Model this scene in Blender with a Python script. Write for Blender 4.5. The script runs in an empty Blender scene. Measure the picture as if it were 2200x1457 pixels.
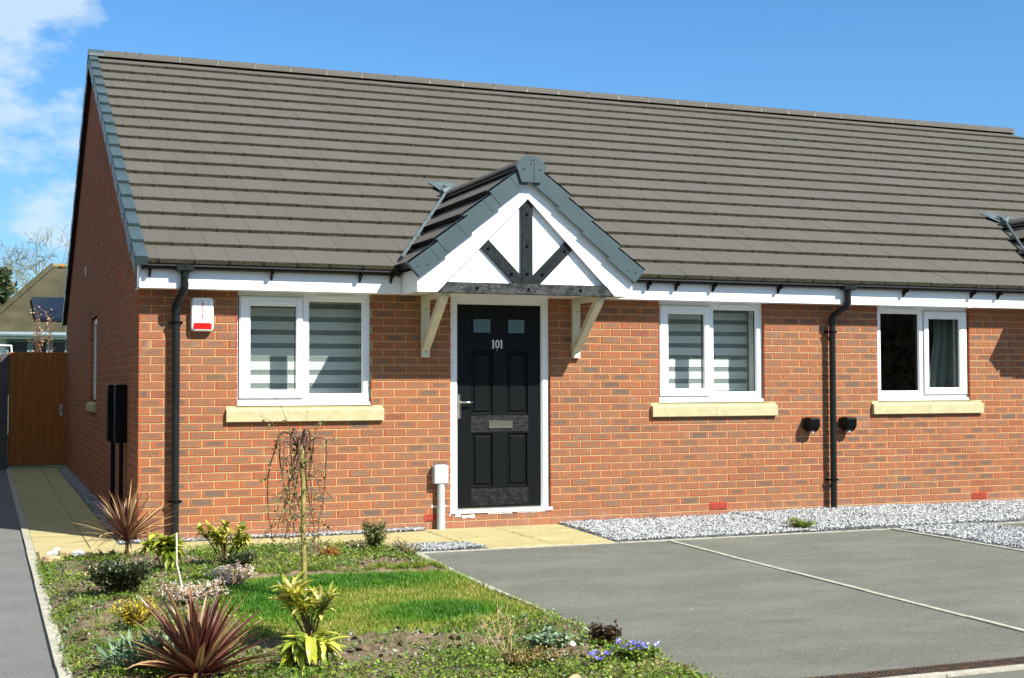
import bpy, bmesh, math, random
import numpy as np
from mathutils import Vector, Matrix
random.seed(7); RNG = np.random.default_rng(7)
R = math.radians
S = bpy.context.scene
COL = S.collection

# ------------------------------------------------------------ camera
CAM = np.array([-1.22457605, -12.1741607, 1.38357019]); YAW, PITCH, ROLL = 0.374074822, 0.0342822509, -0.00233139772
FPX = 2857.31424
def cam_axes():
    cy, sy = math.cos(YAW), math.sin(YAW); cp, sp = math.cos(PITCH), math.sin(PITCH)
    f = np.array([sy*cp, cy*cp, sp]); r = np.array([cy, -sy, 0.]); u = np.cross(r, f)
    cr, sr = math.cos(ROLL), math.sin(ROLL)
    return r*cr+u*sr, -r*sr+u*cr, f
AR, AU, AF = cam_axes()
cd = bpy.data.cameras.new('camera'); cam = bpy.data.objects.new('camera', cd); COL.objects.link(cam)
cd.sensor_width = 36; cd.lens = 36*FPX/2200; cd.clip_end = 3000; cd.clip_start = .05
m = Matrix.Identity(4)
for i in range(3):
    m[i][0] = AR[i]; m[i][1] = AU[i]; m[i][2] = -AF[i]; m[i][3] = CAM[i]
cam.matrix_world = m
S.camera = cam
def at(px, py, ax, v):
    d = AF + AR*(px-1100)/FPX - AU*(py-728.5)/FPX
    t = (v-CAM[ax])/d[ax]
    return CAM+t*d

# ------------------------------------------------------------ light
SUN_EL, SUN_AZ = 43.0, 31.5        # azimuth measured from -y towards +x
sd = np.array([math.sin(R(SUN_AZ))*math.cos(R(SUN_EL)), -math.cos(R(SUN_AZ))*math.cos(R(SUN_EL)), math.sin(R(SUN_EL))])
sl = bpy.data.lights.new('sun', 'SUN'); sl.energy = 5.0; sl.angle = R(.5); sl.color = (1, .95, .86)
sun = bpy.data.objects.new('sun', sl); COL.objects.link(sun)
sun.rotation_euler = Vector(tuple(sd)).to_track_quat('Z', 'Y').to_euler()
sun.location = (4, -10, 12)
W = bpy.data.worlds.new('World'); S.world = W; W.use_nodes = True
nt = W.node_tree; nt.nodes.clear()
def wn(t, **k):
    n = nt.nodes.new(t)
    for a, b in k.items(): setattr(n, a, b)
    return n
sky = wn('ShaderNodeTexSky', sky_type='NISHITA', sun_disc=False)
sky.sun_elevation = R(SUN_EL); sky.sun_rotation = R(180-SUN_AZ); sky.air_density = 1.0; sky.dust_density = .2; sky.ozone_density = 1.6
tc = wn('ShaderNodeTexCoord'); sp = wn('ShaderNodeSeparateXYZ'); nt.links.new(tc.outputs['Generated'], sp.inputs[0])
def wm(op, a, b=None, c=None, clamp=False):
    n = wn('ShaderNodeMath', operation=op, use_clamp=clamp)
    for i, q in enumerate((a, b, c)):
        if q is None: continue
        if hasattr(q, 'is_linked') or hasattr(q, 'links'): nt.links.new(q, n.inputs[i])
        else: n.inputs[i].default_value = q
    return n.outputs[0]
CLOUD_SHIFT = .696
tanaz = wm('DIVIDE', sp.outputs[0], wm('MAXIMUM', sp.outputs[1], .05))
# cloud bank lies to the left (towards +y, slightly west); wisps elsewhere
side = wm('MULTIPLY_ADD', tanaz, -9.0, .95, clamp=True)
noi = wn('ShaderNodeTexNoise'); noi.inputs['Scale'].default_value = 12.0; noi.inputs['Detail'].default_value = 12; noi.inputs['Roughness'].default_value = .56
mp = wn('ShaderNodeMapping'); mp.inputs['Scale'].default_value = (1, 1, 1.9); mp.inputs['Location'].default_value = (.31, .2, CLOUD_SHIFT)
nt.links.new(tc.outputs['Generated'], mp.inputs[0]); nt.links.new(mp.outputs[0], noi.inputs['Vector'])
elw = wm('MULTIPLY_ADD', sp.outputs[2], 1.2, -.05, clamp=True)
dens = wm('SUBTRACT', wm('ADD', noi.outputs[0], wm('MULTIPLY', wm('MULTIPLY', side, elw), .74)), .515)
dens = wm('MULTIPLY', wm('SUBTRACT', dens, wm('MULTIPLY', wm('SUBTRACT', 1.0, wm('MINIMUM', wm('MULTIPLY', side, 2.2), 1.0)), .25)), 8.0, clamp=True)
mx = wn('ShaderNodeMix', data_type='RGBA'); nt.links.new(wm('MULTIPLY', dens, .74), mx.inputs[0])
tint = wn('ShaderNodeMix', data_type='RGBA', blend_type='MULTIPLY'); tint.inputs[0].default_value = 1; tint.inputs[7].default_value = (.60, .93, 1.20, 1)
nt.links.new(sky.outputs[0], tint.inputs[6])
tr_ = wn('ShaderNodeMix', data_type='RGBA'); nt.links.new(wm('MULTIPLY_ADD', sp.outputs[2], 5.0, -.15, clamp=True), tr_.inputs[0]); tr_.inputs[6].default_value = (.50, .70, .92, 1); tr_.inputs[7].default_value = (.52, .92, 1.24, 1); nt.links.new(tr_.outputs[2], tint.inputs[7])
nt.links.new(tint.outputs[2], mx.inputs[6]); mx.inputs[7].default_value = (5.2, 6.3, 7.2, 1)
bg = wn('ShaderNodeBackground'); bg.inputs[1].default_value = .070
nt.links.new(mx.outputs[2], bg.inputs[0]); out = wn('ShaderNodeOutputWorld'); nt.links.new(bg.outputs[0], out.inputs[0])
S.view_settings.view_transform = 'Standard'; S.view_settings.look = 'None'; S.view_settings.gamma = 1
S.view_settings.exposure = 1.0
S.render.engine = 'CYCLES'
S.cycles.max_bounces = 8; S.cycles.transparent_max_bounces = 16

# ------------------------------------------------------------ node materials
class NT:
    def __init__(s, name):
        s.m = bpy.data.materials.new(name); s.m.use_nodes = True; s.t = s.m.node_tree; s.t.nodes.clear()
        s.out = s.n('ShaderNodeOutputMaterial'); s.b = s.n('ShaderNodeBsdfPrincipled')
        s.t.links.new(s.b.outputs[0], s.out.inputs[0])
    def n(s, t, **k):
        n = s.t.nodes.new(t)
        for a, b in k.items(): setattr(n, a, b)
        return n
    def put(s, sock, v):
        if isinstance(v, bpy.types.NodeSocket): s.t.links.new(v, sock)
        elif isinstance(v, (tuple, list)): sock.default_value = tuple(v)+((1,) if len(v) == 3 and len(sock.default_value) == 4 else ())
        else: sock.default_value = v
    def math(s, op, a, b=None, c=None, clamp=False):
        n = s.n('ShaderNodeMath', operation=op, use_clamp=clamp)
        for i, q in enumerate((a, b, c)):
            if q is not None: s.put(n.inputs[i], q)
        return n.outputs[0]
    def mix(s, f, a, b, blend='MIX'):
        n = s.n('ShaderNodeMix', data_type='RGBA', blend_type=blend)
        s.put(n.inputs[0], f); s.put(n.inputs[6], a); s.put(n.inputs[7], b); return n.outputs[2]
    def coord(s, kind='Object', scale=(1, 1, 1)):
        if not hasattr(s, 'tc'): s.tc = s.n('ShaderNodeTexCoord')
        mp = s.n('ShaderNodeMapping'); mp.inputs['Scale'].default_value = scale
        s.t.links.new(s.tc.outputs[kind], mp.inputs[0]); return mp.outputs[0]
    def noise(s, scale, detail=4, rough=.5, stretch=(1, 1, 1), dist=0):
        n = s.n('ShaderNodeTexNoise'); s.put(n.inputs['Vector'], s.coord(scale=stretch))
        n.inputs['Scale'].default_value = scale; n.inputs['Detail'].default_value = detail; n.inputs['Roughness'].default_value = rough
        n.inputs['Distortion'].default_value = dist; return n.outputs[0]
    def voro(s, scale, stretch=(1, 1, 1), out='Distance'):
        n = s.n('ShaderNodeTexVoronoi'); s.put(n.inputs['Vector'], s.coord(scale=stretch)); n.inputs['Scale'].default_value = scale
        return n.outputs[out]
    def ramp(s, f, stops):
        n = s.n('ShaderNodeValToRGB'); s.put(n.inputs[0], f); e = n.color_ramp.elements
        while len(e) < len(stops): e.new(.5)
        for i, (p, c) in enumerate(stops): e[i].position = p; e[i].color = (c if isinstance(c, (tuple, list)) else (c, c, c))[:3]+(1,)
        return n.outputs[0]
    def step(s, v, a, b):
        n = s.n('ShaderNodeMapRange', clamp=True, interpolation_type='SMOOTHSTEP'); s.put(n.inputs[0], v); s.put(n.inputs[1], a); s.put(n.inputs[2], b)
        return n.outputs[0]
    def attr(s, name):
        n = s.n('ShaderNodeAttribute', attribute_name=name); return n.outputs['Fac']
    def bump(s, h, strength=.3, dist=.01):
        n = s.n('ShaderNodeBump'); n.inputs['Strength'].default_value = strength; n.inputs['Distance'].default_value = dist
        s.put(n.inputs['Height'], h); s.t.links.new(n.outputs[0], s.b.inputs['Normal'])
    def set(s, col=None, rough=None, spec=None, metal=None):
        if col is not None: s.put(s.b.inputs['Base Color'], col)
        if rough is not None: s.put(s.b.inputs['Roughness'], rough)
        if spec is not None: s.put(s.b.inputs['Specular IOR Level'], spec)
        if metal is not None: s.put(s.b.inputs['Metallic'], metal)
        return s
def simple(name, col, rough=.5, spec=.5, var=.12, nscale=8, metal=0, bump=0, bscale=60):
    t = NT(name)
    d = tuple(c*(1-var) for c in col); l = tuple(min(1, c*(1+var)) for c in col)
    t.set(t.mix(t.step(t.noise(nscale, 5, .6), .35, .65), d, l), rough, spec, metal)
    if bump: t.bump(t.noise(bscale, 4), bump, .004)
    return t.m
def leafmat(name, stops, rough=.5, trans=.3, spec=.4, vein=False):
    t = NT(name); c = t.ramp(t.attr('rnd'), stops)
    c = t.mix(t.step(t.noise(40, 2), .35, .7), c, t.mix(.5, c, (0, 0, 0), 'MIX') if vein else c)
    t.set(c, rough, spec)
    tr = t.n('ShaderNodeBsdfTranslucent'); t.put(tr.inputs[0], c)
    mx = t.n('ShaderNodeMixShader'); mx.inputs[0].default_value = trans
    t.t.links.new(t.b.outputs[0], mx.inputs[1]); t.t.links.new(tr.outputs[0], mx.inputs[2]); t.t.links.new(mx.outputs[0], t.out.inputs[0])
    return t.m
M = {}
# brick: dark fired patch in the middle of each face, orange rim, per-brick variation
def brick_mat():
    t = NT('brick'); uv = t.n('ShaderNodeSeparateXYZ'); t.put(uv.inputs[0], t.coord('UV'))
    rnd, wid = t.attr('rnd'), t.attr('wid')
    u, v = uv.outputs[0], uv.outputs[1]
    dx = t.math('MULTIPLY', t.math('MINIMUM', u, t.math('SUBTRACT', 1, u)), wid)
    dz = t.math('MULTIPLY', t.math('MINIMUM', v, t.math('SUBTRACT', 1, v)), .098)
    d = t.math('MINIMUM', t.math('MULTIPLY', dx, .62), dz)
    d = t.math('MULTIPLY_ADD', t.math('SUBTRACT', t.noise(22, 4, .6), .5), .030, d)
    off = t.math('MULTIPLY_ADD', t.math('FRACT', t.math('MULTIPLY', rnd, 17.3)), .008, .0065)
    cen = t.step(d, t.math('SUBTRACT', off, .002), t.math('ADD', off, .008))
    amt = t.ramp(rnd, [(0, 0.55), (.12, .7), (.3, .9), (.6, 1), (1, 1)])
    r2 = t.math('FRACT', t.math('MULTIPLY', rnd, 7.7))
    rim = t.ramp(r2, [(0, (.275, .064, .026)), (.35, (.325, .083, .031)), (.7, (.360, .099, .038)), (1, (.285, .074, .034))])
    mid = t.ramp(t.math('FRACT', t.math('MULTIPLY', rnd, 3.1)), [(0, (.125, .085, .060)), (.2, (.205, .108, .062)), (.45, (.175, .118, .078)), (.6, (.255, .115, .055)), (.85, (.225, .105, .058)), (1, (.118, .092, .070))])
    c = t.mix(t.math('MULTIPLY', cen, amt), rim, mid)
    ring = t.math('MULTIPLY', t.math('MULTIPLY', cen, t.math('SUBTRACT', 1, t.step(d, t.math('ADD', off, .002), t.math('ADD', off, .011)))), amt)
    c = t.mix(t.math('MULTIPLY', ring, .45), c, (.46, .21, .105))
    c = t.mix(t.math('MULTIPLY', t.step(t.noise(150, 3, .7), .5, .8), .35), c, (.10, .05, .03))
    c = t.mix(t.math('MULTIPLY', t.step(t.noise(60, 2), .66, .72), .45), c, (.05, .03, .025))
    c = t.mix(t.math('MULTIPLY', t.step(t.noise(5, 5, .7), .56, .72), .22), c, (.42, .34, .28))
    c = t.mix(t.math('MULTIPLY', t.step(t.noise(.55, 3, .6), .42, .68), .25), c, t.mix(.5, c, (.15, .11, .085)))
    z = t.n('ShaderNodeSeparateXYZ'); t.put(z.inputs[0], t.coord('Object'))
    low = t.math('MULTIPLY', t.step(t.math('MULTIPLY_ADD', t.noise(7, 4), -.2, t.math('MULTIPLY', z.outputs[2], -1)), -.27, -.10), .38)
    c = t.mix(low, c, (.36, .17, .12))
    t.set(c, .9, .2)
    t.bump(t.math('ADD', t.noise(220, 4, .7), t.math('MULTIPLY', t.noise(35, 3), 1.2)), .5, .004)
    return t.m
M['brick'] = brick_mat()
t = NT('mortar'); t.set(t.mix(t.step(t.noise(45, 5, .7), .3, .7), (.30, .275, .14), (.42, .385, .205)), .95, .1); t.bump(t.noise(260, 4, .7), .6, .004); M['mortar'] = t.m
# roof tile
t = NT('roof_tile'); e = t.attr('wid'); r_ = t.attr('rnd')
c = t.ramp(r_, [(0, (.080, .0745, .0625)), (.5, (.084, .078, .066)), (1, (.088, .082, .070))])
c = t.mix(t.math('MULTIPLY', t.step(t.noise(1.2, 6, .65, (1, .35, .35)), .4, .7), .35), c, (.076, .069, .058))
c = t.mix(t.math('MULTIPLY', t.step(t.noise(30, 5, .7), .5, .75), .25), c, (.125, .115, .095))
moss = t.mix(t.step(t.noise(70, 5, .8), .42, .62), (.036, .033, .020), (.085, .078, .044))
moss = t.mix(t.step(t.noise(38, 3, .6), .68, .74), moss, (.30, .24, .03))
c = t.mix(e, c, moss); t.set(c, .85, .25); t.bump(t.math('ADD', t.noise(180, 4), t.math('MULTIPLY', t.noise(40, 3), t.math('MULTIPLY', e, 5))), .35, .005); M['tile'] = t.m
t = NT('dark_tile'); t.set(t.mix(t.step(t.noise(20, 5, .7), .3, .7), (.088, .076, .062), (.120, .104, .085)), .8, .3); t.bump(t.noise(160, 4), .3, .004); M['dtile'] = t.m
M['verge'] = simple('verge_plastic', (.042, .068, .074), .42, .4, .07, 5)
M['upvc'] = simple('white_plastic', (.80, .82, .83), .28, .5, .02, 3)
M['seal'] = simple('rubber_seal', (.012, .012, .013), .5)
M['shadeline'] = simple('grey_shade_line', (.13, .135, .14), .7)  # grey for the shadow lines painted round the sashes
M['black'] = simple('black_plastic_and_riser_shade', (.003, .0035, .004), .35, .13, .2, 6)  # also on canopy tile risers, where the black paints in shade
M['pipe'] = simple('black_pipe_plastic', (.009, .0115, .0125), .36, .28, .15, 6)
M['cream'] = simple('cream_paint', (.60, .57, .43), .45, .4, .05, 6)
t = NT('artificial_stone'); t.set(t.mix(t.step(t.noise(14, 6, .7), .3, .7), (.375, .34, .19), (.45, .41, .245)), .85, .2); t.bump(t.noise(200, 4), .25, .003); M['stone'] = t.m
def grain(name, dark, light, amt, sx, sz, rough=.5):
    t = NT(name)
    w = t.n('ShaderNodeTexWave', wave_type='RINGS', rings_direction='Y'); t.put(w.inputs['Vector'], t.coord(scale=(sx, 1, sz)))
    w.inputs['Scale'].default_value = 5; w.inputs['Distortion'].default_value = 9; w.inputs['Detail'].default_value = 3; w.inputs['Detail Scale'].default_value = 1.2
    f = t.math('MULTIPLY', t.step(w.outputs[1], .72, .98), t.step(t.noise(16, 4), .35, .6))
    t.set(t.mix(t.math('MULTIPLY', f, amt), dark, light), rough, .13); t.bump(w.outputs[1], .35, .003); return t.m
M['beam'] = grain('black_grained_timber', (.011, .014, .015), (.17, .19, .185), .8, 1.2, 7)
M['post'] = grain('black_grained_timber_upright', (.011, .0145, .0155), (.06, .07, .07), .5, 6, 1.0)
M['doorleaf'] = grain('black_woodgrain_door', (.0045, .0055, .006), (.010, .011, .012), .5, 6, .9, .42)
M['doorrail'] = grain('black_woodgrain_rail', (.005, .006, .0065), (.055, .060, .062), .6, .9, 9, .40)
M['chrome'] = simple('polished_metal', (.72, .70, .66), .12, .5, .02, 3, metal=1)
M['numsilver'] = simple('brushed_silver', (.62, .62, .60), .4, .6, .02)
M['grey'] = simple('grey_plastic', (.42, .45, .47), .4, .5, .04, 4)
M['lead'] = simple('lead', (.085, .115, .118), .5, .5, .2, 9, bump=.2)
M['redlens'] = simple('red_lens', (.55, .012, .008), .15, .6, .25, 20)
M['redink'] = simple('red_ink', (.62, .02, .03), .5)
M['greyink'] = simple('grey_ink', (.25, .22, .24), .5)
M['terracotta'] = simple('terracotta', (.50, .062, .028), .7, .3, .15, 20)
M['dark'] = simple('void_dark', (.01, .008, .008), .9)
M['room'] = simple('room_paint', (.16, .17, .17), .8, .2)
M['roombounce'] = simple('pale_bounce_paint', (.74, .75, .72), .8, .2)  # pale reflector behind the blinds, added to brighten them
t = NT('blind_fabric'); t.set((.90, .92, .90), .8, .2); tr = t.n('ShaderNodeBsdfTranslucent'); tr.inputs[0].default_value = (.7, .75, .73, 1); mx = t.n('ShaderNodeMixShader'); mx.inputs[0].default_value = .3; t.t.links.new(t.b.outputs[0], mx.inputs[1]); t.t.links.new(tr.outputs[0], mx.inputs[2]); t.t.links.new(mx.outputs[0], t.out.inputs[0]); M['blind'] = t.m
M['curtain'] = simple('curtain_fabric', (.17, .20, .19), .9, .2, .08, 4)
M['frost'] = simple('frosted_glass', (.07, .13, .14), .25, .6, .1, 30)
def glassmat(name, tint=(.96, .985, .975)):
    t = NT(name); t.t.nodes.remove(t.b)
    g = t.n('ShaderNodeBsdfGlossy'); g.inputs['Roughness'].default_value = .0; g.inputs[0].default_value = (1, 1, 1, 1)
    tr = t.n('ShaderNodeBsdfTransparent'); tr.inputs[0].default_value = tint+(1,)
    fr = t.n('ShaderNodeFresnel'); ge = t.n('ShaderNodeNewGeometry'); t.put(fr.inputs[0], t.math('MULTIPLY_ADD', ge.outputs['Backfacing'], -.83333, 1.5))
    f = t.math('MULTIPLY', fr.outputs[0], 1.7, clamp=True)
    mx = t.n('ShaderNodeMixShader'); t.put(mx.inputs[0], f); t.t.links.new(tr.outputs[0], mx.inputs[1]); t.t.links.new(g.outputs[0], mx.inputs[2])
    t.t.links.new(mx.outputs[0], t.out.inputs[0]); return t.m
M['glass'] = glassmat('window_glass')
t = NT('sheer'); tr = t.n('ShaderNodeBsdfTransparent'); t.set((.42, .46, .45), .9, .1); mx = t.n('ShaderNodeMixShader'); mx.inputs[0].default_value = .42
t.t.links.new(tr.outputs[0], mx.inputs[1]); t.t.links.new(t.b.outputs[0], mx.inputs[2]); t.t.links.new(mx.outputs[0], t.out.inputs[0]); M['sheer'] = t.m
# ground materials
def tarmac(name, a, b, spk=(.30, .29, .26)):
    t = NT(name); c = t.mix(t.step(t.noise(1.1, 6, .62, (1, 2.2, 1)), .38, .66), a, b)
    c = t.mix(t.math('MULTIPLY', t.step(t.noise(5.5, 6, .7), .55, .75), .35), c, tuple(x*.78 for x in a))
    c = t.mix(t.math('MULTIPLY', t.step(t.noise(2.1, 5, .75, (1, 2.6, 1), 1.5), .56, .72), .42), c, tuple(x*.60 for x in a))
    c = t.mix(t.math('MULTIPLY', t.step(t.noise(.7, 4, .6, (1.6, 1, 1)), .5, .75), .22), c, tuple(x*1.35 for x in b))
    c = t.mix(t.math('MULTIPLY', t.step(t.noise(110, 3, .7), .50, .70), .6), c, spk)
    c = t.mix(t.math('MULTIPLY', t.step(t.noise(75, 3, .7), .54, .70), .7), c, tuple(x*.45 for x in a))
    t.set(c, .92, .25); t.bump(t.noise(190, 3, .7), .8, .006); return t.m
M['tarmac'] = tarmac('tarmac', (.114, .116, .094), (.146, .147, .120))
M['tarmac2'] = tarmac('drive_tarmac', (.135, .136, .132), (.160, .160, .155))
t = NT('paving'); c = t.mix(t.step(t.noise(2.2, 6, .65, (1, 3, 1)), .35, .7), (.335, .290, .135), (.425, .370, .185))
c = t.mix(t.math('MULTIPLY', t.step(t.noise(18, 6, .7, (1, 2.5, 1)), .55, .75), .3), c, (.28, .22, .095))
c = t.mix(t.math('MULTIPLY', t.attr('rnd'), .18), c, (.47, .41, .23)); t.set(c, .9, .2); t.bump(t.math('ADD', t.noise(60, 5, .6, (1, 3, 1)), t.noise(240, 2)), .35, .006); M['paving'] = t.m
t = NT('joint_dirt'); t.set(t.mix(t.noise(40, 4), (.10, .085, .05), (.22, .18, .10)), .95, .1); M['joint'] = t.m
t = NT('concrete_edging'); c = t.mix(t.step(t.noise(12, 6, .7), .35, .7), (.30, .285, .225), (.43, .41, .33)); t.set(c, .9, .2); t.bump(t.noise(150, 4, .7), .4, .004); M['kerb'] = t.m
t = NT('gravel_base'); t.set(t.mix(t.voro(60), (.10, .11, .12), (.33, .34, .35)), .95, .1); t.bump(t.voro(60), 1, .01); M['gbase'] = t.m
t = NT('gravel_stone'); c = t.ramp(t.attr('rnd'), [(0, (.24, .255, .26)), (.3, (.32, .335, .34)), (.6, (.38, .395, .40)), (.88, (.46, .47, .465)), (1, (.60, .595, .58))]); t.set(c, .8, .3); M['gstone'] = t.m
t = NT('soil'); c = t.mix(t.step(t.noise(16, 7, .75), .3, .7), (.12, .086, .052), (.29, .225, .145)); c = t.mix(t.step(t.noise(90, 3, .7), .62, .74), c, (.42, .35, .25)); t.set(c, 1, .1)
t.bump(t.noise(60, 6, .8), .9, .02); M['soil'] = t.m
t = NT('grass_base'); t.set(t.mix(t.noise(6, 5), (.035, .06, .012), (.06, .085, .02)), 1, .1); M['gbaseg'] = t.m
t = NT('far_ground'); t.set(t.mix(t.noise(.4, 5), (.05, .08, .02), (.10, .12, .04)), 1, .1); M['far'] = t.m
M['white_rock'] = simple('white_rock', (.75, .72, .68), .8, .2, .15, 30, bump=.5)
M['tan_rock'] = simple('tan_rock', (.42, .30, .17), .8, .2, .25, 20, bump=.4)
M['bark'] = simple('bark', (.16, .11, .05), .9, .2, .35, 30, bump=.6)
M['greenbark'] = simple('green_bark', (.26, .22, .07), .8, .2, .35, 25, bump=.5)
M['twig'] = simple('twig_bark', (.13, .065, .045), .7, .3, .3, 30)
M['drytwig'] = simple('dry_twig', (.42, .30, .15), .9, .2, .25, 30)
M['cane'] = simple('pale_cane', (.50, .46, .40), .6, .3, .15, 30)
t = NT('gate_timber'); w = t.noise(3.2, 6, .6, (14, 1, 1), 1.2); c = t.mix(t.step(w, .35, .68), (.25, .09, .018), (.38, .145, .032)); c = t.mix(t.step(t.noise(2.2, 2, .5, (1.6, 1, 1.2)), .69, .73), c, (.10, .03, .01)); t.set(c, .7, .3); t.bump(w, .3, .004); M['gatewood'] = t.m
M['iron'] = simple('galvanised', (.5, .52, .55), .35, .5, .1, 20, metal=.8)
t = NT('drain_iron'); t.set(t.mix(t.step(t.noise(14, 5, .7), .4, .7), (.045, .035, .025), (.13, .065, .03)), .7, .4); M['drain'] = t.m
M['fence'] = simple('weathered_fence', (.09, .09, .09), .9, .2, .2, 6)
M['render'] = simple('white_render', (.78, .78, .76), .8, .2, .04, 4)
t = NT('old_roof'); z = t.n('ShaderNodeSeparateXYZ'); t.put(z.inputs[0], t.coord('Object'))
row = t.math('FRACT', t.math('MULTIPLY', z.outputs[2], 8.5)); c = t.mix(t.step(t.noise(1.5, 6, .7), .35, .7), (.048, .045, .026), (.075, .068, .042))
c = t.mix(t.math('MULTIPLY', t.step(row, .75, .9), .6), c, (.05, .045, .03)); t.set(c, .95, .1); M['oldroof'] = t.m
M['solar'] = simple('solar_glass', (.008, .012, .022), .12, .6, .2, 2)
M['bluepaint'] = simple('blue_grey_frame', (.13, .19, .21), .5)
M['farglass'] = simple('far_window_glass', (.02, .03, .035), .08, .7)
M['lichen'] = simple('lichen', (.62, .16, .015), .9)
# foliage
M['grass'] = leafmat('grass_blades', [(0, (.026, .115, .004)), (.30, (.060, .195, .007)), (.5, (.115, .235, .012)), (.7, (.20, .255, .024)), (.88, (.31, .30, .05)), (1, (.46, .39, .13))], .55, .25)
M['weed'] = leafmat('weed_leaves', [(0, (.04, .095, .012)), (.4, (.11, .19, .018)), (.75, (.22, .30, .03)), (1, (.36, .38, .06))], .5, .3)
M['petalw'] = leafmat('pale_petals', [(0, (.55, .68, .95)), (.5, (.75, .80, .95)), (1, (.9, .9, .9))], .6, .2)
M['cordy'] = leafmat('cordyline_leaf', [(0, (.055, .012, .010)), (.35, (.105, .030, .022)), (.65, (.16, .062, .036)), (.85, (.25, .15, .070)), (1, (.38, .25, .10))], .38, .15, .5)
M['aucuba'] = leafmat('spotted_leaf', [(0, (.08, .14, .012)), (.3, (.26, .32, .02)), (.7, (.44, .46, .04)), (1, (.62, .60, .12))], .35, .3, .5)
M['variegated'] = leafmat('variegated_leaf', [(0, (.05, .10, .015)), (.3, (.28, .32, .03)), (.7, (.55, .50, .06)), (1, (.74, .64, .20))], .4, .3, .5)
M['box'] = leafmat('small_leaf', [(0, (.03, .055, .012)), (.5, (.10, .15, .03)), (1, (.34, .36, .14))], .45, .25, .5)
M['darkleaf'] = leafmat('dark_leaf', [(0, (.012, .026, .006)), (.6, (.032, .052, .014)), (1, (.11, .13, .045))], .4, .2, .5)
M['silver'] = leafmat('silver_leaf', [(0, (.10, .17, .09)), (.5, (.17, .26, .15)), (1, (.30, .38, .25))], .9, .2, .2)
M['bud'] = leafmat('willow_bud', [(0, (.12, .16, .03)), (.5, (.24, .25, .07)), (1, (.42, .38, .16))], .7, .3)
M['pink'] = leafmat('pink_petals', [(0, (.36, .22, .10)), (.35, (.60, .42, .27)), (.6, (.80, .70, .62)), (1, (.90, .87, .88))], .7, .25)
M['yellow'] = leafmat('yellow_leaf', [(0, (.22, .22, .02)), (.5, (.55, .42, .015)), (1, (.82, .62, .02))], .5, .3)
M['violet'] = leafmat('violet_petals', [(0, (.13, .09, .62)), (.5, (.22, .17, .80)), (.8, (.40, .36, .90)), (1, (.82, .80, .95))], .6, .25)
M['plum'] = leafmat('plum_leaf', [(0, (.018, .010, .006)), (.6, (.045, .022, .010)), (1, (.10, .05, .02))], .5, .15)
M['orange'] = leafmat('orange_leaf', [(0, (.14, .18, .03)), (.5, (.50, .20, .04)), (1, (.75, .22, .05))], .6, .3)
M['stonecrop'] = leafmat('stonecrop_leaf', [(0, (.07, .10, .02)), (.5, (.17, .15, .04)), (.8, (.30, .14, .05)), (1, (.32, .32, .08))], .5, .2)
M['greyleaf'] = leafmat('grey_green_leaf', [(0, (.06, .13, .06)), (.5, (.15, .24, .12)), (1, (.34, .42, .28))], .6, .25)
M['conifer'] = leafmat('conifer_needles', [(0, (.02, .05, .025)), (.6, (.06, .09, .03)), (1, (.16, .14, .04))], .8, .1)
M['farbranch'] = simple('lichened_branch', (.15, .145, .08), .9, .1, .3, 2)

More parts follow.
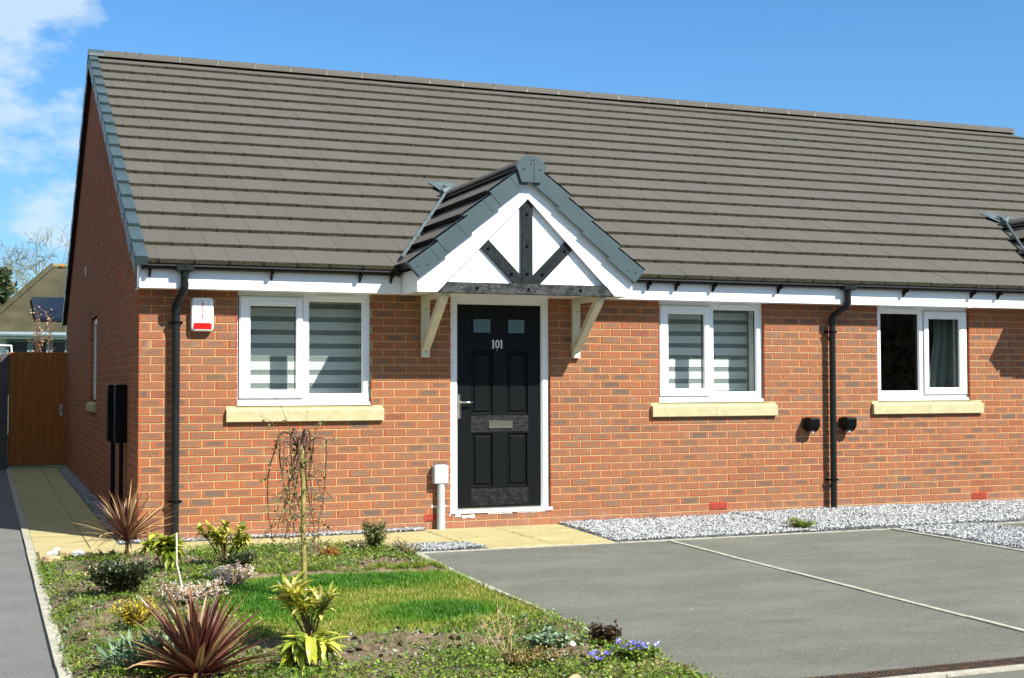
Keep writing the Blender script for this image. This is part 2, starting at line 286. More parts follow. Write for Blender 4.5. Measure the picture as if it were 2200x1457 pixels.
# ------------------------------------------------------------ mesh helpers
def link(o, parent=None):
    COL.objects.link(o)
    if parent is not None: o.parent = parent
    return o
def tag(o, label=None, cat=None, group=None, kind=None):
    if label: o['label'] = label
    if cat: o['category'] = cat
    if group: o['group'] = group
    if kind: o['kind'] = kind
    return o
def empty(name, loc=(0, 0, 0)):
    o = bpy.data.objects.new(name, None); o.location = loc; o.empty_display_size = .1; COL.objects.link(o); return o
class MB:
    def __init__(s): s.v = []; s.f = []; s.mi = []; s.rnd = []; s.wid = []; s.uv = []
    def add(s, verts, faces, m=0, rnd=0., wid=0., uvs=None):
        b = len(s.v); s.v += [tuple(map(float, v)) for v in verts]
        for k, f in enumerate(faces):
            s.f.append([b+i for i in f]); s.mi.append(m)
            s.rnd.append(rnd[k] if isinstance(rnd, list) else rnd); s.wid.append(wid[k] if isinstance(wid, list) else wid)
            s.uv.append(uvs[k] if uvs else None)
    def box(s, x0, y0, z0, x1, y1, z1, m=0, rnd=0., bev=0.):
        if bev <= 0:
            s.hexa([(x0, y0, z0), (x1, y0, z0), (x1, y1, z0), (x0, y1, z0), (x0, y0, z1), (x1, y0, z1), (x1, y1, z1), (x0, y1, z1)], m, rnd); return
        b = min(bev, (x1-x0)*.45, (y1-y0)*.45, (z1-z0)*.45)
        vs = []; ix = {}
        for a, (X, dx) in enumerate(((x0, 1), (x1, -1))):
            for c, (Y_, dy) in enumerate(((y0, 1), (y1, -1))):
                for e, (Z_, dz) in enumerate(((z0, 1), (z1, -1))):
                    ix[(a, c, e, 'x')] = len(vs); vs.append((X, Y_+dy*b, Z_+dz*b))
                    ix[(a, c, e, 'y')] = len(vs); vs.append((X+dx*b, Y_, Z_+dz*b))
                    ix[(a, c, e, 'z')] = len(vs); vs.append((X+dx*b, Y_+dy*b, Z_))
        F = []
        F.append([ix[(0, 0, 0, 'x')], ix[(0, 0, 1, 'x')], ix[(0, 1, 1, 'x')], ix[(0, 1, 0, 'x')]])
        F.append([ix[(1, 0, 0, 'x')], ix[(1, 1, 0, 'x')], ix[(1, 1, 1, 'x')], ix[(1, 0, 1, 'x')]])
        F.append([ix[(0, 0, 0, 'y')], ix[(1, 0, 0, 'y')], ix[(1, 0, 1, 'y')], ix[(0, 0, 1, 'y')]])
        F.append([ix[(0, 1, 0, 'y')], ix[(0, 1, 1, 'y')], ix[(1, 1, 1, 'y')], ix[(1, 1, 0, 'y')]])
        F.append([ix[(0, 0, 0, 'z')], ix[(0, 1, 0, 'z')], ix[(1, 1, 0, 'z')], ix[(1, 0, 0, 'z')]])
        F.append([ix[(0, 0, 1, 'z')], ix[(1, 0, 1, 'z')], ix[(1, 1, 1, 'z')], ix[(0, 1, 1, 'z')]])
        for a in (0, 1):
            for c in (0, 1):
                F.append([ix[(a, c, 0, 'x')], ix[(a, c, 1, 'x')], ix[(a, c, 1, 'y')], ix[(a, c, 0, 'y')]])
                F.append([ix[(a, 0, c, 'x')], ix[(a, 1, c, 'x')], ix[(a, 1, c, 'z')], ix[(a, 0, c, 'z')]])
                F.append([ix[(0, a, c, 'y')], ix[(1, a, c, 'y')], ix[(1, a, c, 'z')], ix[(0, a, c, 'z')]])
                for e in (0, 1): F.append([ix[(a, c, e, 'x')], ix[(a, c, e, 'y')], ix[(a, c, e, 'z')]])
        s.add(vs, F, m, rnd)
    def hexa(s, p, m=0, rnd=0., wid=None):
        F = [[0, 3, 2, 1], [4, 5, 6, 7], [0, 1, 5, 4], [1, 2, 6, 5], [2, 3, 7, 6], [3, 0, 4, 7]]
        s.add(p, F, m, rnd, wid if wid is not None else 0.)
    def prism(s, poly, y0, y1, m=0, rnd=0.):   # poly in (x,z), extruded along y
        n = len(poly); v = [(x, y0, z) for x, z in poly]+[(x, y1, z) for x, z in poly]
        s.add(v, [list(range(n)), list(range(2*n-1, n-1, -1))]+[[i, n+i, n+(i+1) % n, (i+1) % n] for i in range(n)], m, rnd)
    def prismx(s, poly, x0, x1, m=0, rnd=0.):  # poly in (y,z)
        n = len(poly); v = [(x0, y, z) for y, z in poly]+[(x1, y, z) for y, z in poly]
        s.add(v, [list(range(n)), list(range(2*n-1, n-1, -1))]+[[i, n+i, n+(i+1) % n, (i+1) % n] for i in range(n)], m, rnd)
    def prismz(s, poly, z0, z1, m=0, rnd=0.):
        n = len(poly); v = [(x, y, z0) for x, y in poly]+[(x, y, z1) for x, y in poly]
        s.add(v, [list(range(n-1, -1, -1)), list(range(n, 2*n))]+[[i, (i+1) % n, n+(i+1) % n, n+i] for i in range(n)], m, rnd)
    def tube(s, pts, rad, sides=8, m=0, rnd=0., cap=True):
        pts = [Vector(p) for p in pts]; n = len(pts)
        if not isinstance(rad, (list, tuple)): rad = [rad]*n
        vs = []; up = None
        for i in range(n):
            d = (pts[min(i+1, n-1)]-pts[max(i-1, 0)]).normalized()
            if up is None: up = Vector((0, 0, 1)) if abs(d.z) < .9 else Vector((1, 0, 0))
            a = d.cross(up).normalized(); up = a.cross(d).normalized()
            for k in range(sides):
                q = 2*math.pi*k/sides; vs.append(pts[i]+(a*math.cos(q)+up*math.sin(q))*rad[i])
        F = [[i*sides+k, i*sides+(k+1) % sides, (i+1)*sides+(k+1) % sides, (i+1)*sides+k] for i in range(n-1) for k in range(sides)]
        if cap: F += [list(range(sides))[::-1], [(n-1)*sides+k for k in range(sides)]]
        s.add(vs, F, m, rnd)
    def disc(s, c, ax, r, h, sides=12, m=0):
        c = Vector(c); ax = Vector(ax).normalized(); s.tube([c, c+ax*h*.6, c+ax*h], [r, r, r*.7], sides, m)
    def build(s, name, mats, parent=None, smooth=False, weld=False):
        me = bpy.data.meshes.new(name); me.from_pydata(s.v, [], s.f)
        mats = mats if isinstance(mats, (list, tuple)) else [mats]
        for q in mats: me.materials.append(q)
        me.polygons.foreach_set('material_index', s.mi)
        if any(s.rnd) or True:
            a = me.attributes.new('rnd', 'FLOAT', 'FACE'); a.data.foreach_set('value', [float(x) for x in s.rnd])
            a = me.attributes.new('wid', 'FLOAT', 'FACE'); a.data.foreach_set('value', [float(x) for x in s.wid])
        if any(u is not None for u in s.uv):
            uv = me.uv_layers.new(name='UVMap'); buf = []
            for f, u in zip(s.f, s.uv): buf += [c for q in (u if u else [(.5, .5)]*len(f)) for c in q]
            uv.data.foreach_set('uv', buf)
        if smooth: me.polygons.foreach_set('use_smooth', [True]*len(s.f))
        me.update(); o = bpy.data.objects.new(name, me)
        if smooth and smooth != 'all':
            bm = bmesh.new(); bm.from_mesh(me)
            for e in bm.edges:
                if len(e.link_faces) == 2 and e.calc_face_angle(0) > R(38): e.smooth = False
            bm.to_mesh(me); bm.free()
        return link(o, parent)
def npmesh(name, verts, faces, mat, rnd=None, parent=None, smooth=False):
    """verts (N,3), faces (F,k) all the same size"""
    me = bpy.data.meshes.new(name); k = faces.shape[1]
    me.vertices.add(len(verts)); me.vertices.foreach_set('co', verts.astype(np.float32).ravel())
    me.loops.add(faces.size); me.loops.foreach_set('vertex_index', faces.astype(np.int32).ravel())
    me.polygons.add(len(faces)); me.polygons.foreach_set('loop_start', np.arange(0, faces.size, k, dtype=np.int32))
    me.update(calc_edges=True); me.validate()
    for q in (mat if isinstance(mat, list) else [mat]): me.materials.append(q)
    if rnd is not None:
        a = me.attributes.new('rnd', 'FLOAT', 'FACE'); a.data.foreach_set('value', rnd.astype(np.float32))
    if smooth: me.polygons.foreach_set('use_smooth', [True]*len(faces))
    return link(bpy.data.objects.new(name, me), parent)
def rotmats(n, tilt=1.0, spin=None):
    """random rotation: local z tilted up to tilt rad from world z, random spin"""
    az = RNG.random(n)*2*np.pi; tl = RNG.random(n)*tilt; sp_ = RNG.random(n)*2*np.pi if spin is None else spin
    def rz(a):
        c, s_ = np.cos(a), np.sin(a); m_ = np.zeros((n, 3, 3)); m_[:, 0, 0] = c; m_[:, 0, 1] = -s_; m_[:, 1, 0] = s_; m_[:, 1, 1] = c; m_[:, 2, 2] = 1; return m_
    c, s_ = np.cos(tl), np.sin(tl); ry = np.zeros((n, 3, 3)); ry[:, 0, 0] = c; ry[:, 0, 2] = s_; ry[:, 2, 0] = -s_; ry[:, 2, 2] = c; ry[:, 1, 1] = 1
    return rz(az) @ ry @ rz(sp_)
def scatter(tv, tf, pos, rot, scl):
    tv = np.array(tv, float); tf = np.array(tf); n = len(pos)
    scl = np.asarray(scl, float)
    if scl.ndim == 1: scl = scl[:, None]
    v = np.einsum('nij,nkj->nki', rot, tv[None]*scl[:, None, :])+np.asarray(pos)[:, None, :]
    f = tf[None]+(np.arange(n)*len(tv))[:, None, None]
    return v.reshape(-1, 3), f.reshape(-1, tf.shape[1]), len(tf)
OCT_V = [(1, 0, 0), (0, 1, 0), (-1, 0, 0), (0, -1, 0), (.1, .1, 1), (0, 0, -1), (.62, .62, .35), (-.6, .55, -.3)]
OCT_F = [(0, 6, 4), (6, 1, 4), (1, 2, 4), (2, 3, 4), (3, 0, 4), (0, 6, 5), (6, 1, 5), (1, 7, 5), (7, 2, 5), (2, 3, 5), (3, 0, 5), (1, 7, 2)]
LEAF_V = [(0, 0, 0), (-.5, .45, .12), (0, .5, 0), (.5, .45, .12), (0, 1, -.08)]
LEAF_F = [(0, 1, 2), (0, 2, 3), (1, 4, 2), (2, 4, 3)]
def vnoise(x, y, seed=0):
    xi = np.floor(x).astype(int); yi = np.floor(y).astype(int); xf = x-xi; yf = y-yi
    def h(a, b):
        n_ = (a*374761393+b*668265263+seed*974711) & 0x7fffffff; n_ = (n_ ^ (n_ >> 13))*1274126177 & 0x7fffffff
        return ((n_ ^ (n_ >> 16)) & 0xffff)/65535.
    u = xf*xf*(3-2*xf); w = yf*yf*(3-2*yf)
    return (h(xi, yi)*(1-u)+h(xi+1, yi)*u)*(1-w)+(h(xi, yi+1)*(1-u)+h(xi+1, yi+1)*u)*w
def fbm(x, y, seed=0, o=4):
    r = 0; a = .5
    for i in range(o): r = r+a*vnoise(x*2**i+i*7.3, y*2**i-i*3.1, seed+i); a *= .5
    return r/(1-.5**o)
def inpoly(x, y, P):
    c = np.zeros(x.shape, bool); n = len(P)
    for i in range(n):
        x0, y0 = P[i]; x1, y1 = P[(i+1) % n]
        k = ((y0 > y) != (y1 > y)) & (x < (x1-x0)*(y-y0)/((y1-y0) or 1e-9)+x0); c ^= k
    return c
def rnd_in(P, n):
    P = np.array(P); lo, hi = P.min(0), P.max(0); x = RNG.uniform(lo[0], hi[0], n); y = RNG.uniform(lo[1], hi[1], n)
    k = inpoly(x, y, P); return x[k], y[k]

# ============================================================ GROUND
GZ = -.05
mb = MB(); mb.box(-300, -300, -.6, 300, 300, GZ); tag(mb.build('ground', M['far']), kind='structure')
def sheet(name, poly, z, mat, kind='structure'):
    b = MB(); b.prismz(poly, z-.04, z, 0); return tag(b.build(name, mat), kind=kind)
sheet('parking_area', [(1.84, -6.83), (26, -6.83), (26, -1.62), (1.98, -1.62)], -.006, M['tarmac'])
sheet('road', [(-12, -26), (26, -26), (26, -6.96), (1.80, -6.96), (1.78, -8.2), (-12, -8.2)], -.010, M['tarmac'])
sheet('driveway', [(-5.5, -8.2), (-.895, -8.2), (-.965, 11.6), (-5.5, 11.6)], -.009, M['tarmac2'])
def edging(name, pts, w, z=.006, seg=.9):
    b = MB()
    for (a, c) in zip(pts[:-1], pts[1:]):
        a = np.array(a); c = np.array(c); L = np.linalg.norm(c-a); d = (c-a)/L; nn = np.array([-d[1], d[0]])*w/2; k = max(1, int(L/seg))
        for i in range(k):
            p = a+d*(L*i/k+.003); q = a+d*(L*(i+1)/k-.003); j = random.uniform(-.003, .003); zz = z+random.uniform(-.002, .002)
            b.hexa([tuple(p-nn+j)+(-.05,), tuple(q-nn+j)+(-.05,), tuple(q+nn+j)+(-.05,), tuple(p+nn+j)+(-.05,), tuple(p-nn+j)+(zz,), tuple(q-nn+j)+(zz,), tuple(q+nn+j)+(zz,), tuple(p+nn+j)+(zz,)])
    return tag(b.build(name, M['kerb']), kind='structure')
edging('kerb', [(-.866, -8.2), (-.893, -.3), (-.928, 11.5)], .062, .012)
edging('kerb', [(1.868, -8.2), (1.868, -5.5), (1.94, -3.0), (2.03, -1.66)], .060, .022)
edging('kerb', [(2.03, -1.625), (9.6, -1.60), (16, -1.6)], .028, .002)
edging('kerb', [(4.40, -1.66), (4.155, -6.78)], .042, .0015)
edging('kerb', [(6.80, -1.64), (6.66, -6.78)], .046, .004)
edging('kerb', [(7.90, -1.64), (7.62, -6.78)], .046, .010)
edging('kerb', [(2.1, -6.975), (26, -6.975)], .055, .004)
# drain channel with grating
dr = empty('drain_channel', (3, -6.86, 0))
b = MB(); b.box(-1.1, -.068, -.10, 8, -.056, .000); b.box(-1.1, .056, -.10, 8, .068, .000); b.box(-1.1, -.056, -.10, 8, .056, -.09); b.build('channel', M['drain'], dr)
b = MB(); x = -1.08
while x < 4.5: b.box(x, -.055, -.012, x+.013, .055, -.001); x += .0265
b.box(-1.1, -.006, -.013, 4.5, .006, -.003); b.build('grating', M['drain'], dr)
tag(dr, 'rusty slotted drain channel crossing the parking area at bottom right', 'drain')

# paving slabs
def slab_field():
    b = MB(); j = .005
    def slab(P):
        c = np.mean(P, 0); P = [c+(np.array(p)-c)*(1-j/max(.1, np.linalg.norm(np.array(p)-c))) for p in P]
        n = len(P); z = .004+random.uniform(-.002, .002); e = .006
        lo = [tuple(p)+(-.03,) for p in P]; mi = [tuple(p)+(z-.004,) for p in P]; top = [tuple(c+(np.array(p)-c)*(1-e/max(.1, np.linalg.norm(np.array(p)-c))))+(z,) for p in P]
        b.add(lo+mi+top, [[2*n+i for i in range(n)]]+[[i, (i+1) % n, n+(i+1) % n, n+i] for i in range(n)]+[[n+i, n+(i+1) % n, 2*n+(i+1) % n, 2*n+i] for i in range(n)], 0, random.random())
    y = -.32; rows = []
    xl = lambda y: -.862-.003*y
    while y < 11.2:
        y2 = min(y+.595, 11.25)
        slab([(xl(y), y), (-.415, y), (-.415, y2), (xl(y2), y2)]); slab([(-.415, y), (-.165, y), (-.165, y2), (-.415, y2)]); y = y2
    slab([(-.90, 11.27), (-.42, 11.27), (-.42, 11.55), (-.90, 11.55)]); slab([(-.415, 11.27), (.0, 11.27), (.0, 11.55), (-.415, 11.55)])
    # front run
    xs = [-.84, -.36, .22, .82, 1.42, 2.02]
    for a, c in zip(xs[:-1], xs[1:]):
        if a < -.2: slab([(a, -1.02), (c, -1.02), (c, -.62), (a, -.62)]); slab([(a, -.62), (c, -.62), (c, -.325), (a, -.325)])
        else: slab([(a, -1.10 if a > .5 else -1.03), (c, -1.14 if c > .5 else -1.05), (c, -.60), (a, -.60)]); slab([(a, -.60), (c, -.60), (c, -.14), (a, -.14)])
    slab([(-.36, -.325), (.22, -.60), (.22, -.14), (-.165, -.14)])
    slab([(2.02, -1.16), (2.62, -1.20), (2.62, -.62), (2.02, -.60)]); slab([(2.02, -.60), (2.62, -.62), (2.62, -.14), (2.02, -.14)])
    slab([(2.62, -1.20), (2.72, -1.60), (3.33, -1.60), (3.33, -.84), (2.62, -.84)]); slab([(2.62, -.84), (3.33, -.84), (3.33, -.01), (2.62, -.01)])
    slab([(3.33, -1.60), (3.90, -1.60), (3.965, -.84), (3.33, -.84)]); slab([(3.33, -.84), (3.965, -.84), (4.03, -.01), (3.33, -.01)])
    return b.build('path', M['paving'])
tag(slab_field(), kind='structure')
sheet('path_bedding', [(-.9, -1.05), (.5, -1.05), (2.03, -1.2), (2.72, -1.61), (3.93, -1.61), (4.06, -.003), (2.6, -.003), (0, -.1), (-.14, -.1), (-.14, 11.58), (-.95, 11.58)], -.006, M['joint'])
# gravel
GP = [[(4.05, -.005), (9.6, -.005), (14, -.005), (14, -1.585), (9.6, -1.585), (3.92, -1.60)],
      [(.02, -.002), (2.62, -.002), (2.62, -.15), (-.16, -.15), (-.16, 0)], [(-.16, 0), (-.01, 0), (-.01, 11.2), (-.16, 11.2)],
      [(1.99, -1.15), (2.62, -1.20), (2.70, -1.60), (2.06, -1.60)],
      [(6.84, -1.66), (7.86, -1.66), (7.66, -5.6), (6.72, -5.6)]]
for i, (P, n, sz, dark) in enumerate(zip(GP, (64000, 2300, 5600, 1900, 13000), (.0105, .010, .012, .010, .0115), (0, 0, .25, .1, .18))):
    sheet('gravel_bed', P, -.004, M['gbase'])
    x, y = rnd_in(P, n); k = len(x)
    z = .004+.026*fbm(x*2.3, y*2.3, 3)+RNG.random(k)*.008
    if i == 0: z = z+.012*(x > 6)+.035*np.exp(-((y+.15)/.3)**2)*np.clip((x-5)/3, 0, 1)*fbm(x*3, y, 5)
    v, f, m_ = scatter(OCT_V, OCT_F, np.stack([x, y, z], 1), rotmats(k, 3.14), sz*(.55+RNG.random((k, 3))*.75))
    r = np.clip(RNG.random(k)**.9-dark, 0, 1)
    tag(npmesh('gravel', v, f, M['gstone'], np.repeat(r, m_)), kind='stuff')

# garden bed: soil, lawn
BED = [(-.87, -8.1), (1.845, -8.1), (1.845, -5.5), (1.912, -3.0), (2.0, -1.66), (1.98, -1.20), (.5, -1.09), (-.88, -1.03)]
LAWN = [(.22, -2.95), (.7, -2.80), (1.5, -2.86), (1.90, -2.95), (1.87, -4.2), (1.83, -5.05), (1.3, -5.05), (.95, -5.25), (.35, -5.1), (.10, -4.6), (.05, -3.7)]
def soilz(x, y):
    e = np.minimum(1, np.minimum(np.minimum((x+.835)/.12, (1.98-x)/.2), (-1.05-y)/.15)); e = np.clip(e, 0, 1)
    L = inpoly(x, y, LAWN)
    h = .006+e*(.035*fbm(x*1.6, y*1.6, 11)+.060*fbm(x*7, y*7, 12)**1.6+.026*fbm(x*28, y*28, 13, 3))
    return np.where(L, .008+e*.02*fbm(x*1.2, y*1.2, 14), h)
gx = np.linspace(-.90, 2.02, 182); gy = np.linspace(-8.1, -1.02, 430); X, Y_ = np.meshgrid(gx, gy)
Zs = soilz(X, Y_); V = np.stack([X.ravel(), Y_.ravel(), Zs.ravel()], 1)
ii = np.arange(len(gx)*len(gy)).reshape(len(gy), len(gx)); F = np.stack([ii[:-1, :-1], ii[:-1, 1:], ii[1:, 1:], ii[1:, :-1]], -1).reshape(-1, 4)
cx = V[F].mean(1); keep = inpoly(cx[:, 0], cx[:, 1], BED); F = F[keep]
tag(npmesh('flower_bed', V, F, M['soil'], smooth=False), kind='structure')
def dens_grass(x, y): return fbm(x*1.1+3.1, y*1.1, 21)
x, y = rnd_in([(-.15, -2.6), (1.9, -2.6), (1.87, -4.2), (1.83, -5.4), (-.15, -5.4)], 210000)
edge_ = np.minimum(np.minimum((-2.72-y), (x-.02)), (y+5.20))
k_ = (edge_+(fbm(x*3.1, y*3.1, 88)-.5)*.42+(fbm(x*14, y*14, 89)-.5)*.14) > 0; x, y = x[k_], y[k_]; k = len(x)
patch = np.clip((fbm(x*1.6+.9, y*2.2+4.1, 33, 3)-.44)*7, -1, 1)
# two lush clumps, a dry yellow-green strip between
lush = np.exp(-(((x-1.15)/.75)**2+((y+3.2)/.38)**2))+np.exp(-(((x-1.3)/.42)**2+((y+4.62)/.38)**2))+np.exp(-(((x-.35)/.35)**2+((y+4.0)/.8)**2))*.8
lush = np.clip(lush*1.7-.28+patch*.18, 0, 1)
r = np.clip(.76-.56*lush+RNG.normal(0, .12, k)+(fbm(x*9, y*9, 91)-.5)*.35, 0, 1)
h = (.014+.016*lush+RNG.random(k)**2*.022)*(.55+.9*fbm(x*17, y*17, 90, 2))
BL_V = [(-.08, 0, 0), (.08, 0, 0), (.05, .25, .55), (-.05, .25, .55), (0, .62, 1)]
BL_F = [(0, 1, 2), (0, 2, 3), (3, 2, 4)]
v, f, m_ = scatter(BL_V, BL_F, np.stack([x, y, soilz(x, y)-.002], 1), rotmats(k, .75), h)
tag(npmesh('grass', v, f, M['grass'], np.repeat(r, m_)), kind='stuff', label='mown lawn patch of bright and yellowing grass', cat='grass')
# ragged grass tufts in the beds and along the edging
def tufts(n, P, dfun, hh=.03, name='grass'):
    x, y = rnd_in(P, n); k_ = dfun(x, y) > RNG.random(len(x)); x, y = x[k_], y[k_]; k = len(x)
    v, f, m_ = scatter(BL_V, BL_F, np.stack([x, y, soilz(x, y)-.002], 1), rotmats(k, .9), hh*(.5+RNG.random(k)))
    tag(npmesh(name, v, f, M['grass'], np.repeat(np.clip(.45+RNG.normal(0, .2, k), 0, 1), m_)), kind='stuff')
tufts(90000, BED, lambda x, y: np.clip((fbm(x*2.6, y*2.6, 51)-.49)*6, 0, 1)*(x < 1.80)*(~inpoly(x, y, LAWN))*.8)
tufts(3000, [(1.80, -5.2), (1.86, -5.2), (1.96, -3), (2.03, -1.7), (1.9, -1.7), (1.84, -3)], lambda x, y: .5+0*x)
# weeds and tiny flowers
def weeds(n, seed, thr, mat, size, hh, name, amp=7):
    x, y = rnd_in(BED, n); d = np.clip((fbm(x*2.0+seed, y*2.6-seed, 60+seed)-thr)*amp*1.6, 0, 1); d = np.where(inpoly(x, y, LAWN), 0, d); d = d*np.where(x < .15, .62, .9)*(x < 1.79)
    k_ = d > RNG.random(len(x)); x, y, d = x[k_], y[k_], d[k_]; k = len(x)
    z = soilz(x, y)+RNG.random(k)*hh*(.3+d)
    v, f, m_ = scatter(LEAF_V, LEAF_F, np.stack([x, y, z], 1), rotmats(k, 1.1), size*(.5+RNG.random(k)))
    return npmesh(name, v, f, mat, np.repeat(np.clip(fbm(x*5, y*5, 70+seed)+RNG.normal(0, .18, k), 0, 1), m_))
tag(weeds(120000, 1, .47, M['weed'], .013, .04, 'weeds'), kind='stuff')
tag(weeds(70000, 5, .485, M['weed'], .016, .05, 'weeds'), kind='stuff')
tag(weeds(3500, 9, .57, M['greyleaf'], .026, .04, 'weeds'), kind='stuff')
tag(weeds(900, 1, .46, M['petalw'], .008, .06, 'weed_flowers'), kind='stuff')
x, y = rnd_in(BED, 9000); k_ = ~inpoly(x, y, LAWN); x, y = x[k_], y[k_]; k = len(x); s_ = RNG.random(k)**4*.020+.0035
v, f, m_ = scatter(OCT_V, OCT_F, np.stack([x, y, soilz(x, y)+s_*.3], 1), rotmats(k, 3.1), s_[:, None]*(.6+RNG.random((k, 3))*.6))
tag(npmesh('soil_clods', v, f, M['soil'], np.zeros(len(f))), kind='stuff')
x, y = rnd_in(BED, 1500); k_ = ~inpoly(x, y, LAWN); x, y = x[k_], y[k_]; k = len(x)
v, f, m_ = scatter(OCT_V, OCT_F, np.stack([x, y, soilz(x, y)+.004], 1), rotmats(k, 3.1), .0075*(.4+RNG.random((k, 3))))
tag(npmesh('pebbles', v, f, M['gstone'], np.repeat(.4+.6*RNG.random(k), m_)), kind='stuff')
# debris blown on the tarmac and slabs
x = RNG.uniform(2.1, 9, 150); y = RNG.uniform(-6.7, -1.7, 150)
v, f, m_ = scatter(OCT_V, OCT_F, np.stack([x, y, -.004+0*x], 1), rotmats(150, 3.1), .004*(.3+RNG.random((150, 3))))
tag(npmesh('grit', v, f, M['gstone'], np.repeat(RNG.random(150), m_)), kind='stuff')
lines = [((2.62, -.2), (2.62, -1.1)), ((3.33, -.6), (3.33, -1.5)), ((2.7, -.84), (3.9, -.84)), ((1.42, -.2), (1.42, -1.0)), ((.82, -.2), (.82, -1.0)), ((2.1, -.61), (2.6, -.62)), ((2.7, -1.58), (3.8, -1.58))]
px_ = []
for (a, c) in lines:
    for q in range(26):
        if random.random() < .6:
            tq = random.random(); px_.append((a[0]+(c[0]-a[0])*tq+random.gauss(0, .006), a[1]+(c[1]-a[1])*tq+random.gauss(0, .006), .004))
px_ = np.array(px_); k = len(px_)
v, f, m_ = scatter(BL_V, BL_F, np.repeat(px_, 3, 0), rotmats(3*k, 1.2), .018*(.4+RNG.random(3*k)))
tag(npmesh('moss_tufts', v, f, M['grass'], np.repeat(.3+.4*RNG.random(3*k), m_)), kind='stuff')

# ============================================================ BUNGALOW
TP = R(27.4); TC, TS = math.cos(TP), math.sin(TP); Y0, Z0 = -.3, 2.457; YR = 5.95; G = .394
XE = 15.12; DEP = 11.9
roofz = lambda y: Z0+(min(y, 2*YR-y)-Y0)*TS/TC
home = empty('brick_bungalow', (0, 0, 0))
tag(home, 'red brick bungalow with grey tiled roof and gabled porch over black door 101', 'bungalow')
OPEN = [(.870, 2.125, 1.2, 2.5), (2.918, 3.962, .145, 2.5), (5.179, 6.434, 1.2, 2.5), (7.888, 9.143, 1.2, 2.5), (10.558, 11.602, .145, 2.5)]
SILL = [(.768, 2.242), (5.085, 6.571), (7.80, 9.303)]
def brick_piece(b, u0, u1, z0, z1, mp, dep=.10, rnd=None):
    c = .0022; r = random.random() if rnd is None else rnd; j = random.uniform(-.0012, .0012); w = u1-u0
    ring = lambda d, e: [mp(u0+e, z0+e, d), mp(u1-e, z0+e, d), mp(u1-e, z1-e, d), mp(u0+e, z1-e, d)]
    v = ring(dep, 0)+ring(c+j, 0)+ring(j, c)
    F = [[8, 9, 10, 11]]; uv = [[(0, 0), (1, 0), (1, 1), (0, 1)]]; wd = [w]
    for i in range(4):
        k = (i+1) % 4; F.append([4+i, 4+k, 8+k, 8+i]); uv.append([(0, 0)]*4); wd.append(.2)
        F.append([i, k, 4+k, 4+i]); uv.append([(0, 0), (0, 1), (1, 1), (1, 0)] if i in (1, 3) else [(0, 0)]*4); wd.append(dep)
    b.add(v, F, 0, r, wd, uv)
def row_pieces(offs, u0, u1):
    x = offs
    while x > u0: x -= .225
    out_ = []
    while x < u1: a, c = max(x, u0), min(x+.215, u1); out_.append((a, c)); x += .225
    return [(a, c) for a, c in out_ if c-a > .02]
mpf = lambda u, z, d: (u, d, z)
b = MB()
for n in range(0, 31):
    z0, z1 = n*.075-.065, n*.075+.0
    z0 = n*.075; z1 = z0+.065
    blocks = [(o[0], o[1]) for o in OPEN if z1 > o[2] and z0 < o[3]]+[s for s in SILL if z1 > 1.05 and z0 < 1.19]
    for (seg0, seg1, off) in ((0.0 if n % 2 == 0 else .1125, 2.918, 0 if n % 2 == 0 else .1125), (2.918, 3.962, .03 if n % 2 else .14), (3.962, XE, 3.9595+(.1125 if n % 2 == 0 else 0))):
        for a, c in row_pieces(off, seg0, seg1):
            parts = [(a, c)]
            for (p, q) in blocks:
                nx = []
                for (s0, s1) in parts:
                    if s1 <= p or s0 >= q: nx.append((s0, s1)); continue
                    if s0 < p: nx.append((s0, p))
                    if s1 > q: nx.append((q, s1))
                parts = nx
            for (s0, s1) in parts:
                if s1-s0 > .015: brick_piece(b, s0, s1, z0, z1, mpf)
# air bricks are let into the second course: drop the bricks they replace by standing 4 mm proud of them
mort = MB(); xs = [.006]; segs = []
edges = sorted([(o[0]-.0, o[1]) for o in OPEN])
x = .2905
for i, (p, q) in enumerate(edges):
    mort.box(x, .0045, -.3, p-.005, .30, 2.42, 1)
    zb = OPEN[i][2]; mort.box(p-.005, .0045, -.3, q+.005, .30, zb-.012, 1)
    x = q+.005
mort.box(x, .0045, -.3, XE-.006, .30, 2.42, 1)
b.v2 = None
base = len(b.v); b.v += mort.v; b.f += [[base+i for i in f] for f in mort.f]; b.mi += mort.mi; b.rnd += mort.rnd; b.wid += mort.wid; b.uv += mort.uv
b.build('wall', [M['brick'], M['mortar']], home)
# gable wall
mpg = lambda u, z, d: (d, u, z)
GW = (5.0, 6.1, 1.2, 2.245)
b = MB(); n = 0
while n*.075 < roofz(YR):
    z0 = n*.075; z1 = z0+.065
    ya = Y0+(z1-Z0+.03)/(TS/TC); lo = max(0 if n % 2 else .1125, ya); hi = min(DEP, 2*YR-ya)
    if hi-lo > .1:
        for a, c in row_pieces(0 if n % 2 else .1125, lo, hi):
            ps = [(a, c)]
            if z1 > GW[2] and z0 < GW[3]:
                ps = [(p, q) for p, q in ((a, min(c, GW[0])), (max(a, GW[1]), c)) if q-p > .015]
            for p, q in ps: brick_piece(b, p, q, z0, z1, mpg)
    n += 1
def gpoly(x, pts, m=1):
    return
for (y0, y1, z0, z1) in ((.0045, GW[0]-.004, -.3, 2.42), (GW[1]+.004, DEP-.005, -.3, 2.42), (GW[0]-.004, GW[1]+.004, -.3, GW[2]-.01), (GW[0]-.004, GW[1]+.004, GW[3]+.005, 2.42)):
    b.box(.0045, y0, z0, .29, y1, z1, 1)
b.prismx([(.0, 2.42), (DEP, 2.42), (YR, roofz(YR)-.03)], .005, .29, 1)
b.build('wall', [M['brick'], M['mortar']], home)
